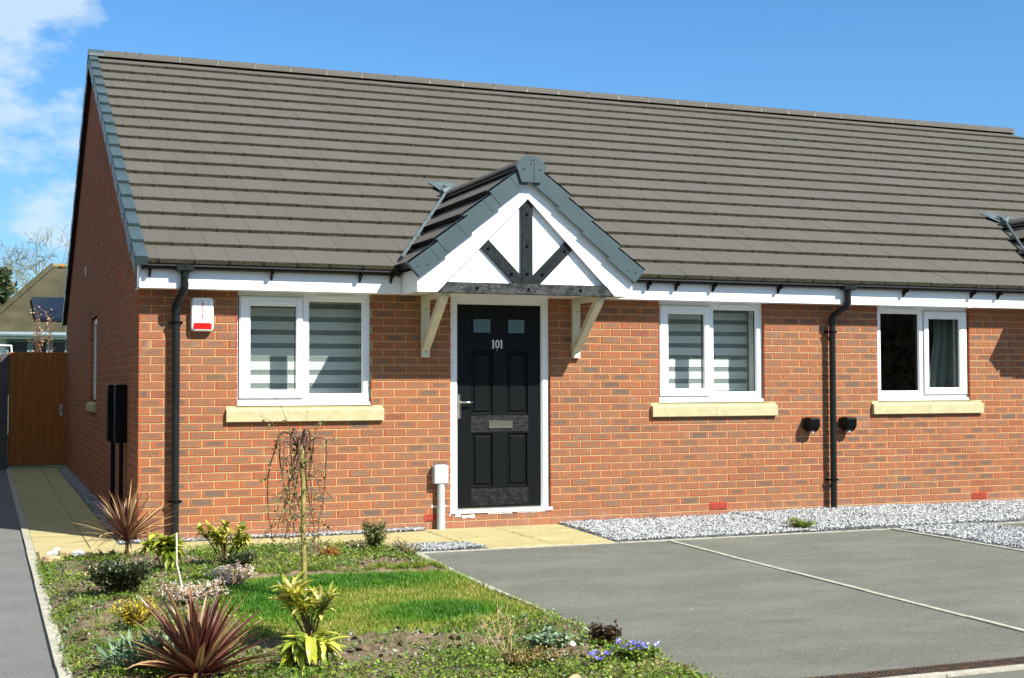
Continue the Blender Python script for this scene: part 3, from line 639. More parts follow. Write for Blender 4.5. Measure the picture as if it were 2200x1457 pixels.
b = MB(); b.box(.0, DEP+.001, -.3, XE, DEP+.02, 2.42, 0); b.box(XE-.001, .02, -.3, XE+.02, DEP, 2.42, 0); b.prismx([(.0, 2.42), (DEP, 2.42), (YR, roofz(YR)-.03)], XE-.25, XE+.02, 0)
b.build('wall', M['mortar'], home)
# interior; pale screens added behind the blinds to bounce light onto them
b = MB(); b.prismx([(.32, .121), (1.7, .121), (1.7, 2.42), (1.6, 2.42), (1.6, .15), (.32, .15)], .32, 2.74); b.build('interior', M['roombounce'], home); b = MB(); b.prismx([(.32, .121), (1.7, .121), (1.7, 2.42), (1.6, 2.42), (1.6, .15), (.32, .15)], 4.31, 7.24); b.build('interior', M['roombounce'], home)
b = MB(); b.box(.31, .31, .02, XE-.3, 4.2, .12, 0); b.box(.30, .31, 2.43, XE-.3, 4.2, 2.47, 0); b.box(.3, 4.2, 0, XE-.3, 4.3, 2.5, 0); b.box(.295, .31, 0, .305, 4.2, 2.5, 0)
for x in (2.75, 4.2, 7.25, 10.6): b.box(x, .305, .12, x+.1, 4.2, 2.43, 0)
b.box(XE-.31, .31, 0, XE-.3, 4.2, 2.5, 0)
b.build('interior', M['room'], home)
# windows
def ring(b, x0, z0, x1, z1, wl, wr, wb, wt, y0, y1, m=0, bev=.004):
    b.box(x0, y0, z0, x0+wl, y1, z1, m, 0, bev); b.box(x1-wr, y0, z0, x1, y1, z1, m, 0, bev)
    b.box(x0+wl, y0, z0, x1-wr, y1, z0+wb, m, 0, bev); b.box(x0+wl, y0, z1-wt, x1-wr, y1, z1, m, 0, bev)
def bead(b, x0, z0, x1, z1, w, ya, yb, m=0):
    o = [(x0-w, ya, z0-w), (x1+w, ya, z0-w), (x1+w, ya, z1+w), (x0-w, ya, z1+w)]; i_ = [(x0, yb, z0), (x1, yb, z0), (x1, yb, z1), (x0, yb, z1)]
    b.add(o+i_, [[k, (k+1) % 4, 4+(k+1) % 4, 4+k] for k in range(4)], m)
def window(x0, mirror=False):
    Wd = 1.255; X = (lambda a: x0+Wd-a) if mirror else (lambda a: x0+a)
    o = lambda a, c: (min(X(a), X(c)), max(X(a), X(c)))
    b = MB()
    fl, fr = o(.662, 1.187); sl_, sr = o(.018, .608); gl, gr = o(.121, .545)
    # outer frame: bars around the sash opening and the fixed light
    zb, zt = 1.293, 2.175
    e0, e1 = o(0, .05); b.box(e0, .040, 1.232, e1, .11, 2.46, 0, 0, .004)
    e0, e1 = o(1.187, 1.255); b.box(e0, .040, 1.232, e1, .11, 2.46, 0, 0, .004)
    e0, e1 = o(.575, .662); b.box(e0, .040, 1.232, e1, .11, 2.46, 0, 0, .004)
    e0, e1 = o(.05, .575); b.box(e0, .040, 1.232, e1, .11, 1.30, 0, 0, .004); b.box(e0, .040, 2.16, e1, .11, 2.46, 0, 0, .004)
    e0, e1 = o(.662, 1.187); b.box(e0, .040, 1.232, e1, .11, zb, 0, 0, .004); b.box(e0, .040, zt, e1, .11, 2.46, 0, 0, .004)
    bead(b, fl, zb, fr, zt, -.0, .041, .062); bead(b, fl+.012, zb+.012, fr-.012, zt-.012, .012, .042, .060)
    b.box(x0+.004, .012, 1.201, x0+Wd-.004, .11, 1.229, 0, 0, .004)      # sub-sill
    b.box(x0+.002, .008, 1.196, x0+Wd-.002, .02, 1.206, 0)
    w = b.build('window', M['upvc'], home)
    b = MB(); ring(b, sl_, 1.262, sr, 2.200, gl-sl_ if not mirror else gl-sl_, sr-gr, .078, .088, .020, .039, 0, .005)
    ring(b, sl_+.012, 1.274, sr-.012, 2.188, gl-sl_-.024, sr-gr-.024, .054, .064, .0145, .022, 0, .005)
    bead(b, gl, 1.340, gr, 2.112, .012, .0145, .040); sa_ = b.build('sash', M['upvc'], w)
    b = MB(); ring(b, sl_-.005, 1.257, sr+.005, 2.205, .0048, .0048, .0048, .0048, .034, .0395, 0, 0); b.build('sash_gap_shade', M['shadeline'], sa_)  # grey ring paints the shadow line where sash meets frame
    b = MB(); ring(b, sl_+.011, 1.273, sr-.011, 2.189, .0018, .0018, .0018, .0018, .0185, .0198, 0, 0); b.build('sash_step_shade', M['shadeline'], sa_)  # grey ring paints the shadow line along the sash step
    b = MB(); e0, e1 = o(.15, .51); b.box(e0, .004, 2.128, e1, .016, 2.150, 0, 0, .004); b.build('trickle_vent', M['upvc'], w); b = MB(); e0, e1 = o(.74, 1.11); b.box(e0, .026, 2.196, e1, .042, 2.220, 0, 0, .004); b.build('trickle_vent', M['upvc'], w)
    b = MB(); b.box(gl-.01, .060, 1.33, gr+.01, .062, 2.12); b.build('glass', M['glass'], w)
    b = MB(); b.box(fl-.01, .070, zb-.01, fr+.01, .072, zt+.01); b.build('glass', M['glass'], w)
    b = MB()
    for (a, c, z0, z1, y) in ((gl, gr, 1.34, 2.112, .063), (fl+.0, fr-.0, zb, zt, .073)):
        ring(b, a-.001, z0-.001, c+.001, z1+.001, .0035, .0035, .0035, .0035, y, y+.028, 0, 0)
    b.build('gasket_inner_shade', M['seal'], w)  # seal ring, run deep in black to paint the shaded inner frame side
    return w
def sill(x0, x1):
    b = MB(); mid = (x0+x1)/2
    for a, c in ((x0, mid-.002), (mid+.002, x1)):
        e0 = 1 if a == x0 else 0; e1 = 1 if c == x1 else 0
        b.prismx([(-.042, 1.0525), (-.042, 1.150), (-.036, 1.157), (.02, 1.178), (.2, 1.178), (.2, 1.0525)], a, c, 0)
    for a, c in ((x0+.0, x0+.09), (x1-.09, x1)):
        b.prismx([(.001, 1.160), (.001, 1.194), (.15, 1.194), (.15, 1.160)], a+.001, c-.001, 0)
    b.box(mid-.0025, -.038, 1.056, mid+.0025, .15, 1.152, 1)
    return b.build('sill', [M['stone'], M['mortar']], home)
wins = [window(.870), window(5.179), window(7.888, True)]
for s_ in SILL: sill(*s_)
# plastered inner reveals
for (p, q, z0, z1) in OPEN:
    if z0 < 1: continue
    b = MB(); b.box(p-.0, .30, z0-.06, q+.0, .308, z0, 0)
    if 1:
        b.box(p-.004, .111, z0, p+.008, .302, z1-.07, 0); b.box(q-.008, .111, z0, q+.004, .302, z1-.07, 0); b.box(p+.008, .111, z0-.01, q-.008, .302, z0+.025, 0)
    b.build('inner_reveal', M['render'], home)
# gable window
b = MB(); b.box(.045, GW[0], 1.2, .10, GW[0]+.06, GW[3], 0); b.box(.045, GW[1]-.06, 1.2, .10, GW[1], GW[3]); b.box(.045, GW[0]+.06, 1.2, .10, GW[1]-.06, 1.27); b.box(.045, GW[0]+.06, GW[3]-.07, .10, GW[1]-.06, GW[3])
gw = b.build('window', M['upvc'], home); b = MB(); b.box(.070, GW[0]+.05, 1.25, .074, GW[1]-.05, GW[3]-.05); b.build('glass', M['frost'], gw)
b = MB(); b.prism([(-.042, 1.06), (-.042, 1.15), (.03, 1.185), (.15, 1.185), (.15, 1.06)], GW[0]-.1, GW[1]+.1); b.build('sill', M['stone'], home)
# blinds hang inside the glass: separate things
def blind(x0, x1, y, zt, lab, px):
    o = MB(); top = MB(); z = zt; per, band = .1265, .0785
    while z > 1.25:
        o.box(x0, y, max(1.235, z-band), x1, y+.0015, z, 0); z -= per
    t = empty('roller_blind', ((x0+x1)/2, y, 1.24)); inv = Matrix.Translation(-t.location)
    p = o.build('band', M['blind'], t); p.matrix_parent_inverse = inv
    s = MB(); s.box(x0, y+.004, 1.235, x1, y+.0045, 2.30, 0); q = s.build('sheer', M['sheer'], t); q.matrix_parent_inverse = inv
    c = MB(); c.tube([(x1-.03+.0*k, y-.022, 2.2-.9*k/6) for k in range(7)], .0022, 5); c.tube([(x1-.03+.008*math.cos(a), y-.012, 1.31+.012*math.sin(a)) for a in np.linspace(0, 6.28, 9)], .002, 5)
    q = c.build('cord', M['upvc'], t); q.matrix_parent_inverse = inv
    tag(t, lab, 'blind', 'striped blinds in the front windows')
zb1 = at(720, 681.8, 1, .325)[2]; zb2 = at(1570, 630+303/5.204, 1, .325)[2]
blind(.872, 2.12, .325, zb1+.0785+.1265, 'striped blind filling the window left of the black door', 0)
blind(5.19, 6.43, .325, zb2+.0785+.1265, 'striped blind in the window right of the black door, bare strip at its right', 0)
b = MB(); n = 34; pts = []
cx0, cx1 = at(2003, 700, 1, .33)[0], 9.22
v = []; 
for k in range(n+1):
    u = k/n
    for (z, pinch) in ((2.35, .0), (1.9, .0), (1.5, .08), (1.16, .13)):
        xx = cx0+pinch*(-1)*(1-u)*.9+(cx1-cx0)*u; v.append((xx, .30+.028*math.sin(u*24)+.012*math.sin(u*57+z), z))
F = [[k*4+i, (k+1)*4+i, (k+1)*4+i+1, k*4+i+1] for k in range(n) for i in range(3)]
b.add(v, F); cu = b.build('curtain', M['curtain'], None, smooth='all'); tag(cu, 'grey green curtain gathered at the right side of the rightmost window', 'curtain')
so = cu.modifiers.new('thick', 'SOLIDIFY'); so.thickness = .003

# doors
def door(xl):
    xr = xl+1.044; b = MB()
    b.box(xl+.002, .030, .148, xl+.072, .10, 2.46, 0, 0, .006); b.box(xr-.072, .030, .148, xr-.002, .10, 2.46, 0, 0, .006)
    b.box(xl+.072, .030, 2.178, xr-.072, .10, 2.46, 0, 0, .006)
    for (p, q) in ((xl+.072, xl+.082), (xr-.082, xr-.072)): b.box(p, .045, .178, q, .10, 2.178, 0, 0, .003)
    b.box(xl+.082, .045, 2.168, xr-.082, .10, 2.178, 0, 0, .003)
    b.box(xl-.012, -.014, .139, xr+.018, .10, .172, 0, 0, .004)
    fr = b.build('door_frame', M['upvc'], home)
    L, Rr, Bt, Tp = xl+.084, xr-.084, .186, 2.166; w = Rr-L
    yf = .058
    b = MB()
    fx = lambda t_: L+w*t_; fz = lambda t_: Bt+(Tp-Bt)*t_
    # panel layout measured from the photograph (fractions of the leaf)
    xa, xb, xc, xd = fx(.165), fx(.425), fx(.59), fx(.85)
    cells = [(xa, fz(.455), xb, fz(.772)), (xc, fz(.455), xd, fz(.772)), (xa+.008, fz(.098), xb, fz(.368)), (xc, fz(.098), xd-.008, fz(.368))]
    X = sorted({L, Rr, xa, xb, xc, xd, xa+.008, xd-.008}); Zs_ = sorted({Bt, Tp}|{c[1] for c in cells}|{c[3] for c in cells})
    for i in range(len(X)-1):
        for j in range(len(Zs_)-1):
            mx_, mz_ = (X[i]+X[i+1])/2, (Zs_[j]+Zs_[j+1])/2
            if any(c[0] < mx_ < c[2] and c[1] < mz_ < c[3] for c in cells): continue
            b.add([(X[i], yf, Zs_[j]), (X[i+1], yf, Zs_[j]), (X[i+1], yf, Zs_[j+1]), (X[i], yf, Zs_[j+1])], [[0, 1, 2, 3]])
    for (a, z0, c, z1) in cells:
        rings = [(0, 0), (.004, -.004), (.012, .014), (.026, .016), (.040, .003), (.044, .002)]
        v = []
        for (ins, dp) in rings: v += [(a+ins, yf+dp, z0+ins), (c-ins, yf+dp, z0+ins), (c-ins, yf+dp, z1-ins), (a+ins, yf+dp, z1-ins)]
        F = [[4*r+i, 4*r+(i+1) % 4, 4*r+4+(i+1) % 4, 4*r+4+i] for r in range(len(rings)-1) for i in range(4)]+[[len(v)-4, len(v)-3, len(v)-2, len(v)-1]]
        b.add(v, F)
    b.add([(L, yf, Bt), (Rr, yf, Bt), (Rr, yf, Tp), (L, yf, Tp), (L, .1, Bt), (Rr, .1, Bt), (Rr, .1, Tp), (L, .1, Tp)], [[0, 4, 5, 1], [1, 5, 6, 2], [2, 6, 7, 3], [3, 7, 4, 0], [4, 7, 6, 5]])
    d = b.build('door', M['doorleaf'], home)
    for (r0, r1) in ((.372, .452), (.012, .094)):
        b = MB(); b.box(xa, yf-.0022, fz(r0), xd, yf+.004, fz(r1)); b.build('rail', M['doorrail'], d)
    b = MB(); b.box(L, .035, .176, Rr, .06, .188, 0, 0, .003); b.build('weather_bar', M['chrome'], d)
    for (p, q) in ((fx(.195), fx(.395)), (fx(.61), fx(.805))):
        z0, z1 = fz(.862), fz(.928); g = MB(); g.box(p, yf+.001, z0, q, yf+.01, z1); g2 = MB(); ring(g2, p-.022, z0-.022, q+.022, z1+.022, .022, .022, .022, .022, yf-.006, yf+.002, 0, .005)
        gg = g2.build('glazing_frame', M['black'], d)
        g = MB(); g.box(p, yf-.003, z0, q, yf+.001, z1); g.build('glass', M['frost'], gg)
    # letter plate
    cx = fx(.515); g = MB(); g.box(cx-.127, yf-.016, fz(.389), cx+.127, yf-.003, fz(.428), 0, 0, .004); lp = g.build('letterbox', M['chrome'], d)
    g = MB(); g.box(cx-.118, yf-.019, fz(.392), cx+.118, yf-.0165, fz(.420), 0, 0, .002); g.build('flap', M['chrome'], lp)
    # handle: back plate, lever, keyhole
    hx = L+.028; g = MB(); g.box(hx-.014, yf-.009, 1.055, hx+.014, yf-.001, 1.290, 0, 0, .006); hp = g.build('handle_plate', M['chrome'], d)
    g = MB(); g.tube([(hx, yf-.008, 1.215), (hx, yf-.045, 1.215), (hx+.02, yf-.052, 1.214), (hx+.075, yf-.053, 1.212), (hx+.125, yf-.050, 1.212)], [.010, .010, .010, .0095, .008], 10); g.build('lever', M['chrome'], hp, smooth='all')
    g = MB(); g.disc((hx, yf-.009, 1.10), (0, -1, 0), .008, .004); g.build('lock', M['seal'], hp)
    return d, fx, fz, yf
d1, fx, fz, yf = door(2.918)
door(10.558)
# house number 101 in silver numerals
def numeral(b, kind, cx, z0, h, y):
    if kind == '1':
        w = .0075; b.prism([(cx-w, z0), (cx+w, z0), (cx+w, z0+h), (cx-.003, z0+h), (cx-.017, z0+h*.86), (cx-.017, z0+h*.80), (cx-w, z0+h*.86)], y-.005, y)
        b.prism([(cx-.013, z0-.004), (cx+.013, z0-.004), (cx+.013, z0), (cx-.013, z0)], y-.005, y)
    else:
        n = 28; v = []
        for yy in (y-.005, y):
            for (rx, rz) in ((.022, h/2+.003), (.010, h/2-.010)):
                v += [(cx+rx*math.cos(2*math.pi*k/n), yy, z0+h/2-.001+rz*math.sin(2*math.pi*k/n)) for k in range(n)]
        F = []
        for k in range(n):
            q = (k+1) % n; F += [[k, q, n+q, n+k], [2*n+k, 3*n+k, 3*n+q, 2*n+q], [k, 2*n+k, 2*n+q, q], [n+k, n+q, 3*n+q, 3*n+k]]
        b.add(v, F)
for kind, cx in (('1', 3.378), ('0', 3.421), ('1', 3.464)):
    b = MB(); numeral(b, kind, cx, 1.745, .078, yf-.001); b.build('door_number', M['numsilver'], d1)
b = MB(); b.disc((3.418, yf, 1.722), (0, -1, 0), .007, .006, 10); b.build('door_viewer', M['chrome'], d1)

# roof tiles
def rp(x, s, h):   # front slope point: along slope s, height above base plane h
    return (x, Y0+s*TC-h*TS, Z0+s*TS+h*TC)
SL = (YR-Y0)/TC
b = MB(); tw = .305
for k in range(18):
    s0 = k*G-.012; s1 = min(s0+G+.03, SL-.01); off = .135-tw+(.5*tw if k % 2 else 0)
    x = off
    while x < XE+.03:
        a, c = max(x+.0010, -.022), min(x+tw-.0010, XE+.03); x += tw
        if c-a < .03: continue
        # leave the porch opening out is not needed: the porch roof runs over the tiles
        r = random.random(); j = random.uniform(-.0015, .0015); hb, ht = .043+j, .004+j
        P = [rp(a, s0, .000), rp(c, s0, .000), rp(c, s1, ht-.006), rp(a, s1, ht-.006), rp(a, s0, hb-.004), rp(c, s0, hb-.004), rp(c, s1, ht), rp(a, s1, ht), rp(a, s0+.005, hb), rp(c, s0+.005, hb)]
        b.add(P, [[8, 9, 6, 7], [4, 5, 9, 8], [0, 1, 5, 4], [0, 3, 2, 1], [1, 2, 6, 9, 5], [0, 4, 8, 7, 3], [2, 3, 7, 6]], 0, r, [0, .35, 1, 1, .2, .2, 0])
        # interlock notch at the bottom corner
        b.hexa([rp(c-.012, s0-.004, .012), rp(c+.012, s0-.004, .012), rp(c+.012, s0+.01, .012), rp(c-.012, s0+.01, .012), rp(c-.010, s0-.003, .034), rp(c+.008, s0-.003, .036), rp(c+.008, s0+.004, .036), rp(c-.010, s0+.004, .034)], 1, r, 0.)
# rear slope and closed underside
b.prismx([(Y0, Z0-.03), (Y0, Z0-.004), (YR, Z0+SL*TS-.004), (2*YR-Y0, Z0-.004), (2*YR-Y0, Z0-.03), (YR, Z0+SL*TS-.05)], -.02, XE+.03, 2)
for k in range(18):
    s0 = k*G-.012; s1 = min(s0+G+.03, SL-.01)
    q = lambda x, s, h: (x, 2*YR-Y0-s*TC+h*TS, Z0+s*TS+h*TC)
    b.add([q(-.022, s0, 0), q(XE+.03, s0, 0), q(XE+.03, s1, .004), q(-.022, s1, .004), q(-.022, s0, .04), q(XE+.03, s0, .04)], [[4, 3, 2, 5], [0, 4, 5, 1], [0, 3, 4], [1, 5, 2]], 0, .5, 0.)
roof = b.build('roof', [M['tile'], M['dark'], M['seal']], home)
# ridge
b = MB(); zr = Z0+SL*TS
def ridge_seg(b, x0, x1, m=0, gr=1.0):
    pr = [(-.135, -.058), (-.118, -.015), (-.06, .036), (0, .054), (.06, .036), (.118, -.015), (.135, -.058)]
    v = [(x, YR+p*gr, zr+.045+q*gr) for x in (x0, x1) for p, q in pr]; n = len(pr)
    b.add(v, [[i, i+1, n+i+1, n+i] for i in range(n-1)]+[list(range(n)), list(range(2*n-1, n-1, -1))], m, random.random(), .0)
xs = [.12, .40, .583]; x = 1.083
while x < XE: xs.append(x); x += .5
xs.append(XE+.02)
for a, c in zip(xs[:-1], xs[1:]):
    ridge_seg(b, a+.006, c-.006, 0)
    ridge_seg(b, c-.0055, c+.0055, 1, 1.02)
    if random.random() < .5: ridge_seg(b, c+.0065, c+.0105, 2, 1.004)
b.build('ridge', [M['tile'], M['seal'], M['kerb']], roof)
b = MB(); ridge_seg(b, -.068, .125, 0, 1.03); b.prismx([(YR-.14, zr-.09), (YR-.10, zr+.05), (YR, zr+.10), (YR+.10, zr+.05), (YR+.14, zr-.09)], -.070, -.055, 0); b.build('ridge_end_cap', M['verge'], roof)
# dry verge: one interlocking unit per course on each slope
b = MB()
for side in (0, 1):
    P_ = rp if side == 0 else (lambda x, s, h: (x, 2*YR-Y0-s*TC+h*TS, Z0+s*TS+h*TC))
    for k in range(18):
        s0 = k*G-.02; s1 = min(s0+G+.02, SL)
        o = .004 if k % 2 else 0
        for (xa, xb, ha0, hb0, ha1, hb1) in ((-.066-o, -.056, -.105, .062, -.125, .030), (-.066-o, .040, .052, .062, .018, .028)):
            b.hexa([P_(xa, s0, ha0), P_(xb, s0, ha0), P_(xb, s1, ha1), P_(xa, s1, ha1), P_(xa, s0, hb0), P_(xb, s0, hb0), P_(xb, s1, hb1), P_(xa, s1, hb1)])
        b.hexa([P_(-.060, s0-.003, -.02), P_(.040, s0-.003, -.02), P_(.040, s0+.006, -.02), P_(-.060, s0+.006, -.02), P_(-.060, s0-.003, .059), P_(.040, s0-.003, .059), P_(.040, s0+.006, .059), P_(-.060, s0+.006, .059)])
        c = Vector(P_(-.066, s0+.05, .035)); b.disc(c, (-1, 0, 0), .008, .004, 8, 1)
b.build('verge_trim', [M['verge'], M['seal']], roof)
b = MB()
for sgn in (0, 1):
    f = (lambda y: y) if sgn == 0 else (lambda y: 2*YR-y)
    b.prismx([(f(.02), roofz(.02)-.10), (f(YR), roofz(YR)-.10), (f(YR), roofz(YR)-.02), (f(.02), roofz(.02)-.02)], -.050, -.003)
b.build('undercloak', M['seal'], roof)

# fascia, soffit, gutters
b = MB()
for (a, c) in ((-.018, 2.36), (4.525, 9.998), (12.162, XE+.02)): b.box(a, -.205, 2.236, c, -.187, 2.455, 0, 0, .003)
b.box(-.018, -.187, 2.236, -.004, .0, 2.44, 0)
b.box(8.955, -.2085, 2.233, 8.995, -.2055, 2.452, 0)
b.build('fascia', M['upvc'], home)
b = MB()
for (a, c) in ((-.018, 2.36), (4.525, 9.998), (12.162, XE+.02)): b.box(a, -.186, 2.2385, c, .11, 2.247, 0)
b.box(2.365, -.675, 2.2385, 4.520, .11, 2.247); b.box(10.003, -.675, 2.2385, 12.158, .11, 2.247)
b.build('soffit', M['upvc'], home)
b = MB()
for (a, c) in ((0, DEP+.2),): b.box(-.004, DEP+.0, 2.2, XE, DEP+.21, 2.44, 0)
b.build('fascia', M['upvc'], home)
def gutter(a, c):
    b = MB(); n = 12; yc, zc, r = -.250, 2.448, .050; v = []
    for x in (a, c):
        for rr in (r, r-.004):
            v += [(x, yc+rr*math.cos(math.pi+math.pi*k/n), zc+rr*math.sin(math.pi+math.pi*k/n)) for k in range(n+1)]
    N = n+1; F = []
    for k in range(n): F += [[k, k+1, 2*N+k+1, 2*N+k], [N+k, 3*N+k, 3*N+k+1, N+k+1]]
    F += [[0, 2*N, 3*N, N], [n, N+n, 3*N+n, 2*N+n]]
    b.add(v, F)
    for x in (a, c-.006): b.tube([(x, yc, zc-.015), (x+.006, yc, zc-.015)], .046, 16)
    b.tube([(a, yc-r, zc+.002), (c, yc-r, zc+.002)], .006, 6)
    return b
gl = []
for (a, c) in ((.0, 2.33), (4.56, 9.97), (12.19, XE)):
    g = gutter(a, c).build('gutter', M['black'], home, smooth=True); gl.append((a, c, g))
for x in [at(p, 590, 1, -.25)[0] for p in (322, 585, 775, 1395, 1535, 1675, 1945, 2090)]+[at(p, 585, 1, -.25)[0] for p in (842, 1455, 2147)]:
    par = [g for a, c, g in gl if a < x < c]
    b = MB(); b.prismx([(-.206, 2.33), (-.206, 2.46), (-.215, 2.46), (-.25, 2.388), (-.285, 2.40), (-.300, 2.43), (-.310, 2.43), (-.310, 2.41), (-.288, 2.380), (-.25, 2.374), (-.225, 2.345)], x-.009, x+.009)
    if par: b.build('gutter_bracket', M['black'], par[0])
def downpipe(x0, x1):
    b = MB(); y0, y1 = -.250, -.072; r = .034
    b.tube([(x0, y0, 2.46), (x0, y0, 2.40), (x0, y0, 2.385)], [.064, .056, .040], 18)
    b.tube([(x0, y0, 2.39), (x0, y0, 2.245), (x0-.006, y0+.02, 2.215), (x1+.010, y1-.022, 2.125), (x1, y1, 2.09), (x1, y1, 2.04), (x1, y1, -.02)], r, 18)
    for z in (2.375, 2.285, 2.262): b.tube([(x0, y0, z), (x0, y0, z-.012)], r+.005, 18)
    b.tube([(x1, y1, 2.10), (x1, y1, 2.02)], r+.005, 18)
    b.tube([(x0-.004, y0+.01, 2.235), (x0-.010, y0+.035, 2.20)], r+.005, 16)
    b.box(x0-.08, -.306, 2.385, x0+.08, -.207, 2.450, 0, 0, .01)
    p = b.build('downpipe', M['pipe'], home, smooth=True)
    for z in (1.955, .365):
        c = MB(); c.tube([(x1, y1, z), (x1, y1, z-.022)], r+.005, 18); c.box(x1-.058, -.074, z-.020, x1+.058, -.066, z-.002); c.box(x1-.058, -.073, z-.022, x1-.040, .0, z)
        c.box(x1+.040, -.073, z-.022, x1+.058, .0, z); c.disc((x1+.052, -.074, z-.011), (0, -1, 0), .008, .006, 8); c.build('pipe_clip', M['black'], p)
downpipe(.362, .315); downpipe(7.322, 7.243)

# porch canopy
def canopy(CX):
    root = MB(); c0 = CX; dx = c0-3.4425
    Xw = lambda x: x+dx
    mir = lambda P: [(2*c0-x, z) for x, z in P][::-1]
    # plan: white verge boards carry the canopy; everything else is a sub-part
    bot = 2.227
    L = [(Xw(2.362), bot), (Xw(2.551), bot), (Xw(2.638), 2.316), (c0-.001, 3.120), (c0-.001, 3.385), (Xw(2.362), 2.385)]
    b = MB(); b.prism(L, -.702, -.680); b.prism(mir(L), -.702, -.680)
    b.box(Xw(2.362), -.680, bot, Xw(2.380), -.19, 2.43); b.box(2*c0-Xw(2.380), -.680, bot, 2*c0-Xw(2.362), -.19, 2.43)
    for s in (-1, 1): b.box(c0+s*.893-.0015, -.7035, bot, c0+s*.893+.0015, -.7021, 2.53)
    b.box(c0-.0015, -.7035, 3.13, c0+.0015, -.7021, 3.37)
    can = b.build('porch_canopy', M['upvc'], home)
    b = MB(); b.prism([(Xw(2.43), 2.24), (2*c0-Xw(2.43), 2.24), (c0, 3.30)], -.650, -.640); b.build('gable_panel', M['upvc'], can)
    b = MB(); b.prism([(Xw(2.554), 2.223), (2*c0-Xw(2.556), 2.223), (2*c0-Xw(2.642), 2.321), (Xw(2.642), 2.321)], -.718, -.640); b.build('beam', M['beam'], can)
    b = MB(); b.prism([(c0-.056, 2.322), (c0+.056, 2.322), (c0+.056, 3.068), (c0+.022, 3.100), (c0-.022, 3.100), (c0-.056, 3.068)], -.678, -.649); b.build('post', M['post'], can)
    for s in (1, -1):
        q = lambda P: [(c0+s*(x-3.4425), z) for x, z in P]
        P = q([(2.976, 2.660), (3.050, 2.734), (3.385, 2.400), (3.385, 2.3225), (3.314, 2.3225)])
        if s < 0: P = P[::-1]
        b = MB(); b.prism(P, -.674, -.649); b.build('strut', M['post'], can)
    pos = [(c0, 2.98, -.678), (c0, 2.68, -.678), (c0, 2.42, -.678)]+[(c0+s*q, z, -.674) for s in (-1, 1) for q, z in ((.385, 2.645), (.155, 2.415))]+[(c0, 2.272, -.718), (c0-.51, 2.272, -.718), (c0+.53, 2.272, -.718)]
    for (x, z, y) in pos:
        b = MB(); b.tube([(x, y, z), (x, y-.010, z), (x, y-.016, z)], [.013, .013, .006], 10); b.build('bolt', M['black'], can)
    # tiled slopes
    ang = math.atan2(3.455-2.455, 3.4425-2.306); ca, sa = math.cos(ang), math.sin(ang); GG = .352; LL = math.hypot(3.455-2.455, 3.4425-2.306)
    for s in (-1, 1):
        def P3(sl_, h, y): return (c0+s*((3.4425-2.306)-sl_*ca+h*sa), y, 2.440+sl_*sa+h*ca)
        b = MB()
        for k in range(5):
            s0 = k*GG; s1 = min(s0+GG+.03, LL)
            if s1-s0 < .04: continue
            yend = lambda q: (2.440+q*sa+.0-Z0)/(TS/TC)+Y0+.12
            ya = -.735; tw_ = .30; y = ya-(.15 if k % 2 else 0)
            ye0, ye1 = yend(s0), yend(s1)
            while y < ye1:
                a, c = max(y+.002, ya), y+tw_-.002; y += tw_
                if c-a < .03: continue
                c0_ = min(c, ye0); c1_ = min(c, ye1)
                if a >= ye1: continue
                c0_ = max(c0_, a+.004) if a < ye0 else a+.004
                v = [P3(s0, 0, a), P3(s0, 0, c0_), P3(s1, -.002, c1_), P3(s1, -.002, a), P3(s0, .070, a), P3(s0, .070, c0_), P3(s1, .008, c1_), P3(s1, .008, a)]
                b.add(v, [[4, 5, 6, 7], [0, 3, 2, 1], [1, 2, 6, 5], [0, 4, 7, 3], [2, 3, 7, 6]], 0, random.random(), 0.); b.add(v, [[0, 1, 5, 4]], 1)  # riser coloured black to stand for the shade under each course
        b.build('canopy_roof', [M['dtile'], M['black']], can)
        # stepped verge units on the front
        b = MB()
        for k in range(4):
            s0 = k*.345-.01; s1 = min(s0+.372, LL-.02); o = -.004*(k % 2)
            for (ya, yb, h0a, h0b, h1a, h1b) in ((-.762+o, -.745, -.100, .074, -.125, .038), (-.762+o, -.70, .060, .074, .024, .038)):
                b.hexa([P3(s0, h0a, ya), P3(s0, h0a, yb), P3(s1, h1a, yb), P3(s1, h1a, ya), P3(s0, h0b, ya), P3(s0, h0b, yb), P3(s1, h1b, yb), P3(s1, h1b, ya)])
            b.hexa([P3(s0-.004, -.100, -.760), P3(s0-.004, -.100, -.704), P3(s0+.006, -.100, -.704), P3(s0+.006, -.100, -.760), P3(s0-.004, .072, -.760), P3(s0-.004, .072, -.704), P3(s0+.006, .072, -.704), P3(s0+.006, .072, -.760)])
            b.hexa([P3(s0+.245, -.112, -.7645+o), P3(s0+.245, -.112, -.755), P3(s0+.249, -.112, -.755), P3(s0+.249, -.112, -.7645+o), P3(s0+.245, .050, -.7645+o), P3(s0+.245, .050, -.755), P3(s0+.249, .050, -.755), P3(s0+.249, .050, -.7645+o)])
            if k == 0:
                for q in (.05, .13): b.disc(P3(s0+q, -.02-.05*(q > .1), -.762), (0, -1, 0), .009, .004, 8, 1)
        b.build('verge_trim', [M['verge'], M['seal']], can)
        # lead valley against the main roof
        b = MB(); za, zb_ = 2.50, 3.50; pts = []
        for i in range(9):
            z = za+(zb_-za)*i/8; yv = (z-Z0)/(TS/TC)+Y0; sl_ = (z-2.440)/sa; x = c0+s*((3.4425-2.306)-sl_*ca); pts.append((x+s*.028, yv-.05, z+.075))
        b.tube(pts, .017, 6); b.build('valley_trim', M['lead'], can)
    # ridge and lead saddle
    b = MB(); pr = [(-.120, -.070), (-.10, -.01), (-.05, .035), (0, .048), (.05, .035), (.10, -.01), (.120, -.070)]
    y = -.74
